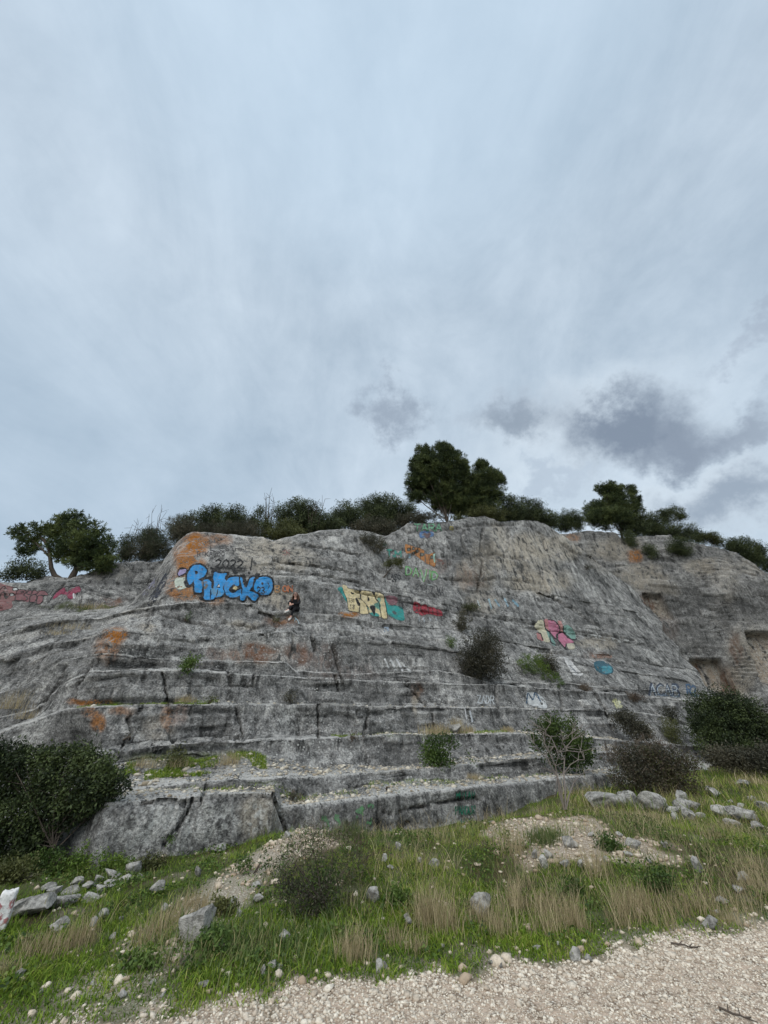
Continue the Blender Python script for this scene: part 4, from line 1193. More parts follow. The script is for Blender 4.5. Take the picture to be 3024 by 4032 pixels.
graffiti('small mid blue scrawl at the extreme right end of the face', HA, [('text', 'R2', 1365, 715, 1440, 800, 14, (58, 90, 120), .85, 10, -.15), ('line', [(1400, 780), (1470, 815)], 10, (150, 170, 184), .7)], (2050, 2350), 0.4822, 0.08)
graffiti('white splash with blue strokes on the low right ledge wall', HA, [('fill', [(42, 790), (70, 770), (120, 785), (190, 830), (212, 912), (100, 892), (62, 870)], (200, 202, 200), .6), ('line', [(50, 870), (60, 790), (100, 840), (120, 780), (160, 850)], 10, (50, 84, 110), .85)], (2050, 2350), 0.4822, 0.12)
graffiti('pale yellow and white scribble on the low right ledge wall', HA, [('fill', [(740, 830), (800, 838), (836, 900), (770, 906)], (196, 194, 150), .5), ('line', [(760, 835), (775, 890)], 10, (200, 198, 140), .8), ('line', [(800, 840), (810, 880)], 9, (206, 206, 180), .8)], (2050, 2350), 0.4822, 0.1)
graffiti('worn white capitals on the ledge wall left of the bare sapling', HA, [('text', 'ZADR', 1880, 2738, 1945, 2768, 5, (180, 184, 184), .75, 3), ('line', [(1850, 2800), (1860, 2840)], 8, (180, 184, 186), .7), ('line', [(1830, 2790), (1838, 2830)], 7, (190, 190, 188), .7)], (0, 0), 1, 0.1)
graffiti('white dripping strokes at mid height left of the big shrub', HA, [('line', [(1515, 2595), (1530, 2630)], 8, (206, 206, 202), .85), ('line', [(1540, 2600), (1556, 2635)], 9, (206, 206, 202), .85), ('line', [(1562, 2598), (1585, 2640)], 9, (200, 200, 198), .8), ('line', [(1590, 2620), (1615, 2645)], 8, (206, 206, 202), .75)], (0, 0), 1, 0.15)

# green writing on the lowest wall
DGR = (18, 104, 78)
graffiti('dark green scrawled capitals in three lines on the lowest wall', HA, [('text', 'MRTAV', 540, 375, 940, 545, 24, DGR, 1.3, -10), ('text', 'PANDUR', 520, 690, 945, 880, 23, DGR, 1.3, -20), ('text', 'BR6', 650, 960, 930, 1100, 22, (26, 100, 84), 1.0, -6)], (1700, 3050), 0.1808, 0.08)
graffiti('faint bright green spray along the foot of the lowest wall', HA, [('fill', [(1250, 3215), (1330, 3205), (1390, 3235), (1330, 3255), (1250, 3255)], (92, 142, 96), .33), ('fill', [(1400, 3190), (1470, 3165), (1480, 3240), (1420, 3245)], (90, 148, 96), .38)], (0, 0), 1, 0.2)

# pink piece on the outcrop behind
ROS = (128, 80, 84)
lay = [('fill', [(-90, 200), (120, 225), (200, 248), (300, 295), (262, 380), (242, 470), (200, 490), (180, 600), (-90, 615)], (138, 94, 92), .7),
       ('fill', [(250, 330), (300, 295), (420, 300), (500, 310), (600, 320), (640, 310), (740, 325), (785, 385), (700, 400), (700, 480), (640, 535), (560, 500), (480, 500), (250, 470), (245, 420)], ROS, 1.1)]
lay += [('line', q, 13, BLK, 1.0) for q in ([(245, 470), (255, 380), (300, 300), (400, 300), (430, 340), (390, 385), (440, 420), (420, 475), (245, 470)], [(440, 370), (450, 330), (520, 310), (510, 370), (440, 370)], [(480, 500), (500, 400), (590, 385), (600, 440), (560, 500), (480, 500)], [(520, 330), (570, 305), (620, 350), (560, 380)], [(620, 350), (660, 310), (740, 325), (785, 385), (640, 385)], [(590, 530), (620, 400), (700, 400), (700, 480), (640, 535), (590, 530)], [(340, 330), (380, 325), (390, 345), (350, 350)], [(460, 290), (490, 275), (505, 295)], [(0, 300), (60, 240), (90, 260)], [(0, 450), (10, 370), (60, 340), (90, 440)], [(60, 340), (130, 330)])]
lay += [('fill', [(60, 240), (130, 240), (135, 420), (70, 430)], (44, 36, 36), .5), ('fill', [(195, 290), (230, 255), (290, 265), (300, 295), (260, 312), (210, 312)], BLK, 1.1), ('fill', [(210, 290), (240, 270), (285, 280), (280, 298), (225, 302)], (212, 214, 212), 1.2), ('fill', [(150, 380), (190, 348), (240, 370), (235, 395), (180, 402)], BLK, 1.1), ('fill', [(162, 382), (195, 362), (222, 385), (190, 395)], (212, 214, 212), 1.2)]
graffiti('dusty pink bubble letters with white spots at the edge of the picture', HB, lay, (0, 2250), 0.2411, 0.06)
lay = [('fill', [(860, 450), (900, 370), (1000, 290), (1050, 265), (1070, 310), (1100, 340), (1180, 280), (1300, 240), (1312, 335), (1240, 350), (1180, 445), (1120, 442), (1090, 400), (1000, 370), (930, 420)], (150, 52, 82), .85),
       ('line', [(800, 500), (890, 360), (1000, 275), (1060, 250), (1180, 250), (1290, 232), (1332, 340), (1335, 500)], 13, (30, 20, 26), 1), ('line', [(1070, 310), (1040, 370)], 10, (40, 22, 30), 1), ('line', [(1180, 300), (1090, 390)], 10, (40, 22, 30), 1), ('fill', [(1190, 360), (1215, 365), (1225, 440), (1195, 445)], (214, 214, 214), 1.1), ('fill', [(1235, 355), (1275, 350), (1250, 420)], (24, 20, 24), 1)]
graffiti('magenta arrow-shaped lettering with a black border on the outcrop', HB, lay, (0, 2250), 0.2411, 0.06)
graffiti('lavender and navy spray on the steep left flank of the corner', HA, [('fill', [(560, 2340), (600, 2285), (618, 2270), (610, 2305), (575, 2345)], (168, 166, 190), .42), ('fill', [(580, 2375), (610, 2320), (650, 2260), (660, 2270), (640, 2320), (600, 2385)], (48, 52, 68), .45)], (0, 0), 1, 0.3)

# ------------------------------------------------------------------ stones, rocks
def ico(sub):
    bm = bmesh.new()
    bmesh.ops.create_icosphere(bm, subdivisions=sub, radius=1.0)
    V = np.array([v.co[:] for v in bm.verts])
    Fc = np.array([[v.index for v in f.verts] for f in bm.faces])
    bm.free()
    return V, Fc


ICO1, ICO4 = ico(1), ico(4)


def stone_field(name, pos, size, mat, c0, c1, flat=0.65, r=rng):
    n = len(pos)
    V0, F0 = ICO1
    k = r.uniform(0.55, 1.25, (n, len(V0), 1)) * V0[None]
    k *= (size[:, None, None] * np.stack([r.uniform(.8, 1.3, n), r.uniform(.8, 1.3, n), flat * r.uniform(.7, 1.2, n)], -1)[:, None])
    th = r.uniform(0, 6.28, n)
    c, s = np.cos(th)[:, None], np.sin(th)[:, None]
    k = np.stack([k[..., 0] * c - k[..., 1] * s, k[..., 0] * s + k[..., 1] * c, k[..., 2]], -1)
    V = k + pos[:, None]
    Fc = (np.arange(n)[:, None, None] * len(V0) + F0[None]).reshape(-1, 3)
    t = r.beta(2, 2, n)[:, None]
    col = np.array(c0[:3]) * (1 - t) + np.array(c1[:3]) * t
    col = np.repeat(col[:, None], len(V0), 1)
    return mesh(name, V.reshape(-1, 3), Fc, mat, False, col.reshape(-1, 3))


def stone_material():
    m, t = new_mat('pebbles')
    at = t.n('ShaderNodeAttribute', attribute_name='tint')
    pos = t.n('ShaderNodeNewGeometry').outputs['Position']
    nz = t.noise(pos, 60, 4, 0.65)
    finish(t, t.mix(t.ramp(nz, 0.4, 0.75, 0, 0.5), at.outputs['Color'], srgb(120, 112, 100)), 0.9, nz, 0.006, 0.5, 0.2)
    return m


M_STONE = stone_material()


def boulder_material():
    m, t = new_mat('pale_limestone')
    pos = t.n('ShaderNodeNewGeometry').outputs['Position']
    a, b, c = t.noise(pos, 5, 6, 0.65), t.noise(pos, 24, 5, 0.7), t.noise(pos, 90, 3, 0.7)
    v = t.math('ADD', t.math('MULTIPLY', a, 0.5), t.math('MULTIPLY', b, 0.5))
    col = t.mix(t.ramp(v, 0.36, 0.64), srgb(98, 96, 91), srgb(194, 190, 182))
    col = t.mix(t.ramp(c, 0.60, 0.72, 0, .6), col, srgb(84, 80, 74))
    finish(t, col, 0.9, t.math('ADD', t.math('ADD', a, b), c), 0.03, 0.6, 0.2)
    return m


M_BOULDER = boulder_material()
_rock_meshes = {}


def rock(name, label, cat, px, py, wpx, hpx, group=None, hit=None, mat=None, seed=None, parent=None, sink=0.22, long=1.0, tilt=0.25, boxy=False):
    p = ground_hit(px, py + hpx * 0.35) if hit is None else hit
    sc = mpp(px, py, p[1])
    sd_ = int(px * 7 + py * 3) if seed is None else seed
    r = np.random.default_rng(sd_)
    V, Fc = ICO4
    V = V.copy()
    if boxy:
        V = V / np.abs(V).max(1)[:, None] * 0.8
    for _ in range(3 if boxy else 16):                     # chop flat faces off it
        d = r.normal(size=3)
        d /= np.linalg.norm(d)
        h = r.uniform(0.42, 0.80) + (0.45 if boxy else 0)
        k = np.clip(V @ d - h, 0, None)
        V -= k[:, None] * d
    V *= (1.22 + 0.10 * fbm(V * 1.6 + sd_ % 97, 3))[:, None]
    V += V / np.linalg.norm(V, axis=1)[:, None] * (0.05 * fbm(V * 5 + sd_ % 31, 4, 0.6))[:, None]
    dims = np.array([wpx * sc * 0.5 * 1.12, wpx * sc * 0.5 * r.uniform(.75, 1.1) * long, hpx * sc * 0.5 * 1.25])
    V = V * dims
    th = r.uniform(-0.5, 0.5)
    V = np.stack([V[:, 0] * math.cos(th) - V[:, 1] * math.sin(th), V[:, 0] * math.sin(th) + V[:, 1] * math.cos(th), V[:, 2]], -1)
    tl = r.uniform(-tilt, tilt)
    V = np.stack([V[:, 0] * math.cos(tl) - V[:, 2] * math.sin(tl), V[:, 1], V[:, 0] * math.sin(tl) + V[:, 2] * math.cos(tl)], -1)
    zmin = V[:, 2].min()
    V[:, 2] -= zmin * (1 - sink)
    o = mesh(name, V, Fc, mat or M_BOULDER, False)
    o.location = p
    return tag(o, label, cat, group)


# gravel: loose stones on the road, the path, the heaps and in the short grass
def ground_points(n, x0, x1, y0, y1, r=rng):
    return r.uniform(x0, x1, n), r.uniform(y0, y1, n)


X, Y = ground_points(185000, -6.5, 7.5, 3.0, 5.9)
rd, stn, hp = ground_masks(X, Y)
vis = (np.abs(X) < Y * 0.82 + 0.8)
k = vis & (rng.uniform(size=len(X)) < rd * 0.75)
X, Y = X[k], Y[k]
sz = np.clip(rng.lognormal(math.log(0.0066), 0.42, len(X)), 0.005, 0.032)
ed = np.abs(Y - road_edge(X)) < 0.35
sz[ed] *= 1.3
stone_field('gravel', np.stack([X, Y, hground(X, Y) + sz * 0.2], -1), sz, M_STONE, srgb(168, 150, 130), srgb(242, 232, 214))
tag(bpy.data.objects['gravel'], kind='stuff')
X, Y = ground_points(90000, -8, 11, 3.6, 10.5)
rd, stn, hp = ground_masks(X, Y)
k = rng.uniform(size=len(X)) < (1 - rd) * (stn * 0.22 + hp * 0.22 + 0.010) * (0.35 + 0.65 * (Y < 8.5))
X, Y = X[k], Y[k]
sz = np.clip(rng.lognormal(math.log(0.016), 0.5, len(X)), 0.006, 0.06)
o = stone_field('gravel', np.stack([X, Y, hground(X, Y) + sz * 0.25], -1), sz, M_STONE, srgb(160, 136, 110), srgb(232, 220, 200))
tag(o, kind='stuff')

# rubble lying on the low treads
def tread_points(rowlo, rowhi, n, u0, u1, r=rng):
    """random points on the loft between two rows of the plan (row value tA)"""
    ks = np.where((tA > rowlo) & (tA < rowhi))[0]
    cs = np.where((us > u0) & (us < u1))[0]
    i = r.choice(ks, n)
    j = r.choice(cs[:-1], n)
    f, g_ = r.uniform(size=n)[:, None], r.uniform(size=n)[:, None]
    return (GA[i, j] * (1 - f) + GA[np.minimum(i + 1, len(tA) - 1), j] * f) * (1 - g_) + GA[i, j + 1] * g_


idx = {id(q): k for k, q in enumerate(rows)}
rE1, rE2, rE3, rE4 = (idx[id(q)] for q in (E1, E2, E3, E4))
P_ = np.concatenate([tread_points(rE1 + .05, rE1 + 1, 1500, 380, 2400), tread_points(rE2 + .0, rE2 + 1, 1700, 430, 2450), tread_points(rE3, rE3 + .9, 900, 1450, 2450), tread_points(rE4, rE4 + 1, 250, 300, 2400)])
sz = np.clip(rng.lognormal(math.log(0.017), 0.6, len(P_)), 0.007, 0.07)
P_[:, 2] += sz * 0.15
o = stone_field('rubble', P_, sz, M_STONE, srgb(140, 126, 104), srgb(226, 218, 200))
tag(o, kind='stuff')

G_LOOSE = 'pale limestone rocks lying on the grassy bank'
rock('boulder', 'rounded lichen-spotted boulder half sunk in tall grass, biggest on the bank', 'boulder', 772, 3672, 128, 104)
rock('boulder', 'grey boulder among dry straw grass, below the middle of the stone heap', 'boulder', 1904, 3585, 84, 74)
def mark_material():
    m, t = new_mat('whitewashed_stone')
    pos = t.n('ShaderNodeNewGeometry').outputs['Position']
    a_, b_ = t.noise(pos, 9, 4, 0.6), t.noise(pos, 40, 4, 0.6)
    col = t.mix(t.ramp(b_, .5, .7, 0, .6), srgb(222, 220, 216), srgb(140, 134, 128))
    col = t.mix(t.ramp(a_, .57, .62, 0, .8), col, srgb(150, 44, 48))
    finish(t, col, 0.8, b_, 0.02, 0.5)
    return m


M_MARK = mark_material()
rock('marker_stone', 'whitewashed upright stone with red paint marks at the left edge', 'stone', -12, 3632, 44, 100, sink=0.12, tilt=0.02, boxy=True, mat=M_MARK)
for (x, y, w_, h_) in [(410, 3606, 40, 42), (223, 3660, 82, 40), (360, 3646, 36, 46), (442, 3692, 34, 24), (474, 3624, 28, 18), (73, 3835, 48, 26), (911, 3583, 40, 48), (938, 3606, 26, 24), (1011, 3546, 46, 36), (1008, 3492, 36, 24), (1120, 3696, 56, 46), (1467, 3537, 64, 46), (1494, 3815, 38, 44), (1070, 3803, 44, 26), (1098, 3816, 20, 18), (1034, 3838, 22, 32), (802, 3885, 46, 22),
                       (610, 3505, 52, 52), (852, 3348, 82, 28), (778, 3442, 24, 34), (645, 3582, 26, 26), (1608, 3633, 40, 34), (2140, 3410, 36, 44), (2166, 3374, 36, 36), (2108, 3374, 36, 32), (2228, 3410, 38, 24), (2236, 3328, 42, 44), (2270, 3334, 28, 26), (2288, 3412, 30, 28), (2505, 3334, 54, 38), (2478, 3370, 36, 16), (2755, 3420, 44, 54), (2933, 3462, 58, 28), (2915, 3508, 42, 26), (2805, 3648, 52, 34),
                       (2113, 3738, 40, 18), (2268, 3771, 54, 34), (2318, 3775, 32, 22), (1967, 3799, 40, 26), (1936, 3794, 22, 18), (2824, 3596, 26, 14), (2846, 3552, 40, 22), (1567, 3338, 28, 32), (1708, 3406, 42, 26), (1653, 3392, 18, 18), (1540, 3420, 26, 18), (1513, 3388, 20, 28), (1516, 3810, 20, 24), (2440, 3290, 30, 18), (2560, 3395, 26, 20), (2620, 3330, 34, 20), (2330, 3290, 26, 16), (2385, 3388, 22, 18), (1745, 3728, 18, 14), (2200, 3724, 16, 16), (2060, 3330, 22, 14), (360, 3880, 24, 18), (160, 3910, 22, 16), (600, 3870, 22, 16), (480, 3925, 34, 22), (640, 3925, 22, 14), (1940, 3240, 24, 14), (1830, 3262, 24, 12)]:
    rock('limestone_rock', 'loose pale limestone rock lying in the grass of the bank', 'rock', x, y, w_ * .92, h_ * .85, G_LOOSE)
for (x, y, w_, h_) in [(118, 3588, 170, 56), (241, 3562, 110, 44), (210, 3520, 54, 36), (275, 3520, 54, 36), (300, 3478, 46, 28), (346, 3497, 46, 32), (392, 3510, 46, 34), (346, 3542, 60, 40), (437, 3455, 56, 36), (483, 3474, 46, 32), (512, 3428, 62, 50), (383, 3469, 40, 24), (428, 3492, 44, 34), (180, 3500, 50, 28), (545, 3455, 34, 24), (40, 3600, 90, 60)]:
    rock('rubble_block', 'angular grey-white rock in the low heap before the dark bush', 'rock', x, y, w_, h_ * .8, 'rocks of the low heap on the left')
for (x, y, w_, h_) in [(2690, 3182, 60, 34), (2650, 3195, 40, 28), (2717, 3222, 50, 42), (2687, 3156, 46, 40), (2735, 3178, 40, 26), (2850, 3205, 64, 30), (2928, 3222, 92, 42), (2885, 3246, 50, 24), (2983, 3256, 44, 32), (2814, 3126, 50, 28), (2790, 3112, 24, 18), (3012, 3182, 40, 32), (2922, 3180, 30, 18), (2928, 3090, 56, 20), (2760, 3215, 30, 22), (2660, 3225, 30, 22), (2960, 3150, 30, 16), (2880, 3160, 26, 14)]:
    rock('fallen_rock', 'pale broken rock in the scattered pile at the foot of the right scrub', 'rock', x, y, w_, h_, 'rocks of the scattered pile on the right')
rock('fallen_block', 'big tilted grey slab under the brown scrub, upper of the two leaning together', 'block', 2478, 3160, 104, 58, sink=0.15)
rock('fallen_block', 'grey slab sloping down to the right, lower of the two leaning together', 'block', 2579, 3180, 110, 54, sink=0.15)
rock('fallen_block', 'low broad grey block between the lowest wall and the leaning slabs', 'block', 2384, 3168, 120, 44, sink=0.15)
h_ = cliff_hit(1790, 2886)
rock('ledge_boulder', 'grey boulder resting on a ledge beside the tawny grass', 'boulder', 1790, 2873, 56, 32, hit=h_, sink=0.05)
h_ = cliff_hit(1916, 3004)
rock('white_block', 'small white block lying on the ledge above the lowest wall', 'block', 1916, 2995, 24, 20, hit=h_, sink=0.02)
h_ = ground_hit(1133, 3300)
rock('limestone_rock', 'small pale rock at the left foot of the lowest wall', 'rock', 1133, 3294, 32, 20)


# ------------------------------------------------------------------ plants
def pal(*cs):
    return np.array([srgb(*c)[:3] for c in cs])


P_PINE = pal((46, 58, 34), (68, 80, 44), (104, 112, 66))
P_OAK = pal((44, 52, 34), (66, 76, 46), (96, 104, 66))
P_OLIVE = pal((62, 66, 38), (84, 88, 48), (104, 106, 62))
P_GREY = pal((62, 62, 50), (82, 80, 64), (104, 98, 80))
P_DARK = pal((34, 44, 26), (54, 66, 38), (88, 100, 58))
P_LIME = pal((78, 104, 36), (104, 130, 48), (128, 146, 66))
P_BROWN = pal((78, 66, 56), (98, 84, 70), (112, 100, 86))
P_GREEN = pal((56, 76, 34), (76, 98, 42), (98, 118, 56))


def leaves_at(C, D, L, W, col, r, cup=0.0):
    """flat pointed leaves: centres C, directions D"""
    n = len(C)
    D = D / (np.linalg.norm(D, axis=1)[:, None] + 1e-9)
    S = np.cross(D, r.normal(size=(n, 3)))
    S /= np.linalg.norm(S, axis=1)[:, None] + 1e-9
    L = np.broadcast_to(L, n)[:, None]
    W = np.broadcast_to(W, n)[:, None]
    V = np.stack([C - D * L * .5, C + S * W * .5, C + D * L * .5, C - S * W * .5], 1)
    Fc = np.arange(n * 4).reshape(n, 4)
    return V.reshape(-1, 3), Fc, np.repeat(col, 4, 0)


def crown_points(blobs_, dens, r, gap=0.1, gfreq=1.2, shell=0.5):
    """sprig positions and outward directions through the volume of a few ellipsoids"""
    Ps, Ds, Bs = [], [], []
    for bi_, (c, rad) in enumerate(blobs_):
        n = max(8, int(dens * (rad[0] * rad[2] + rad[0] * rad[1]) * 3.0))
        d = r.normal(size=(n, 3))
        d /= np.linalg.norm(d, axis=1)[:, None]
        rr_ = r.uniform(size=n) ** shell
        lump = 1.06 + 0.30 * fbm(d * 2.3 + bi_ * 7.7, 2) + 0.20 * np.maximum(0, fbm(d * 6.0 + bi_ * 3.1, 2)) + 0.10 * r.normal(size=n) * (r.uniform(size=n) < .18)
        p = c + d * (rr_ * lump)[:, None] * rad
        Ps.append(p)
        Ds.append(d)
        Bs.append(np.full(n, bi_))
    P, D, B = np.concatenate(Ps), np.concatenate(Ds), np.concatenate(Bs)
    k = fbm(P * gfreq + r.uniform(0, 50), 2) > gap - 0.45
    return P[k], D[k], B[k]


def px_blobs(lst, Y, r, thick=0.9, dj=0.35):
    out_ = []
    for q in lst:
        x, y, rx, ry = q[:4]
        Yb = Y + (r.uniform(-dj, dj) * rx * mpp(x, y, Y) if len(q) < 5 else q[4])
        s = mpp(x, y, Yb)
        out_.append((pt(x, y, Yb), np.array([rx * s, thick * 0.5 * (rx + ry) * s, ry * s * 1.03])))
    return out_


def limbs(base, blobs_, r0, r, wig=0.12, twigs=5):
    paths = []
    base = np.asarray(base, float)
    cen = np.mean([b[0] for b in blobs_], 0)
    fork = base + (cen - base) * 0.38 + r.normal(size=3) * 0.05
    t = np.linspace(0, 1, 6)[:, None]
    trunk_ = base * (1 - t) + fork * t + np.sin(t * 3.1) * r.normal(size=3) * wig * 0.5
    paths.append((trunk_, np.linspace(r0, r0 * 0.72, 6)))
    for c, rad in blobs_:
        k = r.integers(2, 6)
        st_ = trunk_[k]
        mid = (st_ + c) / 2 + r.normal(size=3) * wig * np.linalg.norm(c - st_)
        q = (1 - t) ** 2 * st_ + 2 * t * (1 - t) * mid + t ** 2 * c
        rb = r0 * r.uniform(.25, .42)
        paths.append((q, np.linspace(rb, rb * 0.3, 6)))
        for _ in range(twigs):
            e = c + r.normal(size=3) * rad * 0.55
            s_ = q[r.integers(2, 6)]
            m2 = (s_ + e) / 2 + r.normal(size=3) * 0.1 * np.linalg.norm(e - s_)
            q2 = (1 - t) ** 2 * s_ + 2 * t * (1 - t) * m2 + t ** 2 * e
            paths.append((q2, np.linspace(rb * 0.32, rb * 0.10, 6)))
    return paths


def plant(name, label, cat, base, blobs_, palette, seed, style='leaf', dens=40, leaf=0.09, wid=None, per=9, spread=0.15, r0=0.06, gap=0.1, gfreq=1.2, parts=('trunk', 'crown'), group=None, twigs=5, extra_paths=None, no_auto=False, shell=.5):
    r = np.random.default_rng(seed)
    root = thing(name, label, cat, base, group)
    dens = dens * 3.4
    b = np.asarray(base, float)
    P, D, B = crown_points(blobs_, dens, r, gap, gfreq, shell)
    n = len(P)
    tone = np.clip(0.48 + 0.75 * fbm(P * (1.1 if np.mean(P[:, 1]) > 9 else 3.0) + seed, 2) + 0.22 * r.normal(size=n), 0, 1)
    if style == 'needle':
        up = np.array([0, 0, 1.0])
        ax = D * 0.7 + up * 0.55 + 0.35 * r.normal(size=(n, 3))
        ax /= np.linalg.norm(ax, axis=1)[:, None]
        dr = np.repeat(ax, per, 0) * 0.75 + r.normal(size=(n * per, 3)) * 0.55
        dr /= np.linalg.norm(dr, axis=1)[:, None]
        off = r.uniform(0, 1, (n * per, 1)) * spread
        C = np.repeat(P, per, 0) + np.repeat(ax, per, 0) * off + dr * leaf * 0.5
        Dd = dr
    else:
        C = np.repeat(P, per, 0) + r.normal(size=(n * per, 3)) * spread * 0.6
        Dd = np.repeat(D, per, 0) * 0.4 + r.normal(size=(n * per, 3)) + np.array([0, 0, 0.25])
    t_ = np.clip(np.repeat(tone, per) + 0.2 * r.normal(size=n * per), 0, 0.999) * (len(palette) - 1)
    i0 = t_.astype(int)
    f = (t_ - i0)[:, None]
    col = palette[i0] * (1 - f) + palette[np.minimum(i0 + 1, len(palette) - 1)] * f
    lw = wid if wid is not None else leaf * 0.5
    V, Fc, cc = leaves_at(C, Dd, leaf * r.uniform(.7, 1.3, n * per), lw * r.uniform(.7, 1.2, n * per), col, r)
    mesh(parts[1], V - b, Fc, M_LEAF, False, cc, parent=root)
    pth = [] if no_auto else limbs(b, blobs_, r0, r, twigs=twigs)
    if extra_paths:
        pth += extra_paths
    if pth:
        V, Fc = tubes(pth, 6)
        mesh(parts[0], V - b, Fc, M_BARK, True, parent=root)
    return root


def crest_base(px, py, Y):
    a, e = ray(px, py)
    X = float(a * Y)
    z = hill_z(X, float(Y))
    if z is None:
        z = CAMZ + float(e) * Y
    return np.array([X, Y, z - 0.08])


def c1(x, y, rx, ry):            # crop of the left crest -> photo
    return (x * .6028, 1900 + y * .6028, rx * .6028, ry * .6028)


def c3(x, y, rx, ry):
    return (1100 + x * .6028, 1700 + y * .6028, rx * .6028, ry * .6028)


def c4(x, y, rx, ry):
    return (2024 + x * .6028, 1800 + y * .6028, rx * .6028, ry * .6028)


def c7(x, y, rx, ry):
    return (2024 + x * .6028, 2600 + y * .6028, rx * .6028, ry * .6028)


rs = lambda k: np.random.default_rng(k)

# the bent tree on the left outcrop
Yt = 18.9
bB = cliff_hit(271, 2284, (bvhB, bvhH))
bB = pt(272, 2288, Yt)
q = lambda pts: np.array([pt(x * .6028, 1900 + y * .6028, Yt) for x, y in pts])
limb_paths = [(q([(455, 650), (400, 635), (355, 605), (335, 560), (328, 500), (318, 430), (290, 370)]), np.linspace(.15, .05, 7)), (q([(455, 650), (480, 600), (500, 560), (495, 500), (510, 455), (500, 400)]), np.linspace(.17, .06, 6)),
              (q([(490, 570), (540, 550), (580, 515), (592, 470), (600, 400)]), np.linspace(.12, .05, 5)), (q([(328, 490), (260, 420), (180, 350)]), np.linspace(.06, .02, 3)), (q([(318, 430), (250, 330), (120, 320)]), np.linspace(.05, .02, 3)), (q([(505, 450), (460, 350), (470, 250)]), np.linspace(.06, .02, 3))]
bl = px_blobs([c1(*z) for z in [(130, 320, 55, 42), (200, 400, 85, 50), (265, 300, 60, 42), (330, 330, 55, 45), (170, 450, 50, 30), (470, 250, 70, 58), (430, 330, 95, 75), (560, 310, 105, 70), (640, 400, 105, 80), (520, 400, 110, 75), (700, 460, 70, 60), (390, 420, 85, 45), (610, 480, 90, 60), (400, 245, 45, 28), (560, 520, 120, 50), (650, 540, 90, 42), (700, 520, 50, 40), (420, 480, 80, 36)]], Yt, rs(1), 0.8)
plant('bent_tree', 'broad dark tree with bare forked trunk bent over the left outcrop', 'tree', bB, bl, P_PINE * 1.3, 1, 'needle', 46, 0.15, 0.034, 12, 0.12, 0.1, 0.16, 1.3, extra_paths=limb_paths, no_auto=True)
plant('shrub', 'low dark bush to the left of the bent tree', 'shrub', pt(105, 2285, 18.6), px_blobs([c1(170, 560, 115, 70), c1(110, 600, 60, 40), c1(240, 600, 60, 45)], 18.6, rs(2)), P_OAK, 2, 'leaf', 36, 0.085, None, 9, .13, .04, .1, 1.2, ('stem', 'foliage'))
plant('shrub', 'small dark bush cut by the left edge of the picture', 'shrub', pt(10, 2285, 18.4), px_blobs([c1(15, 615, 50, 38)], 18.4, rs(3)), P_OAK, 3, 'leaf', 36, 0.085, None, 9, .13, .03, .1, 1.2, ('stem', 'foliage'))


def hd_at(px):
    return float(np.interp(px, *zip(*hd)))


_sk = [(-320, 2300), (110, 2290), (330, 2262), (450, 2212), (540, 2206), (650, 2198), (735, 2110)] + [q_ for q_ in TOPV if 755 < q_[0] < 2160] + [q_ for q_ in CTOP if q_[0] > 2210]


def sky_line(x):
    return float(np.interp(x, *zip(*_sk)))


def crest(name, label, cat, lst, palette, seed, dy=1.3, base=None, **kw):
    cxm = np.mean([z[0] for z in lst])
    if kw.get('drop', True):
        add = []
        for x, y, rx, ry in lst:
            sk = sky_line(x) + 6
            add.append((x, y + 0.05 * ry, rx * 1.12, ry * 1.12))
            if sk - y > ry * 0.8:
                add.append((x, (y + sk) / 2, rx * 0.95, (sk - y) / 2))
        lst = add
    else:
        lst = [(x, y, rx * 1.1, ry * 1.1) for x, y, rx, ry in lst]
    low_ = max(z[1] + z[3] for z in lst)
    if base is None:
        base = (cxm, low_)
    Y = hd_at(base[0]) + dy
    bp = crest_base(base[0], base[1], Y)
    low_z = min(b[0][2] - b[1][2] for b in px_blobs(lst, Y, rs(seed)))
    bp[2] = min(bp[2], low_z + 0.1) if kw.pop('drop', True) else bp[2]
    return plant(name, label, cat, bp, px_blobs(lst, Y, rs(seed)), palette, seed, **kw)


kw_oak = dict(style='leaf', dens=34, leaf=0.095, per=10, spread=0.15, r0=0.06)
kw_sh = dict(style='leaf', dens=34, leaf=0.085, per=9, spread=0.14, r0=0.035, parts=('stem', 'foliage'))
kw_tw = dict(style='needle', dens=24, leaf=0.26, wid=0.018, per=8, spread=0.16, r0=0.03, parts=('stem', 'foliage'), gap=0.0)
crest('shrub', 'narrow upright dark bush right of the bent tree', 'shrub', [c1(815, 390, 36, 55), c1(830, 450, 55, 50)], P_OAK, 11, **kw_sh)
crest('twiggy_shrub', 'dark grey-green twiggy thicket left of the orange-stained corner', 'shrub', [c1(960, 400, 95, 80), c1(1050, 430, 100, 75), c1(900, 450, 80, 55)], np.concatenate([P_OAK[:2], P_GREY]), 12, 0.8, **kw_tw)
crest('shrub', 'dark rounded bush peeping over the twiggy grey-green thicket', 'shrub', [c1(990, 340, 70, 42), c1(950, 350, 50, 40)], P_OAK, 13, 2.4, **kw_sh)
crest('oak_tree', 'wide flat-topped dark evergreen behind the orange-stained corner', 'tree', [c1(1180, 290, 80, 55), c1(1300, 260, 90, 65), c1(1420, 220, 110, 60), c1(1530, 230, 95, 72), c1(1590, 300, 70, 60), c1(1460, 300, 120, 50), c1(1250, 330, 110, 50)], P_OAK, 14, 2.6, **kw_oak)
crest('twiggy_shrub', 'grey brown scrub tucked under the flat-topped evergreen', 'shrub', [(905, 2098, 70, 26), (980, 2090, 40, 30), (840, 2085, 40, 20), (720, 2080, 60, 40)], P_GREY, 15, 1.0, **kw_tw)
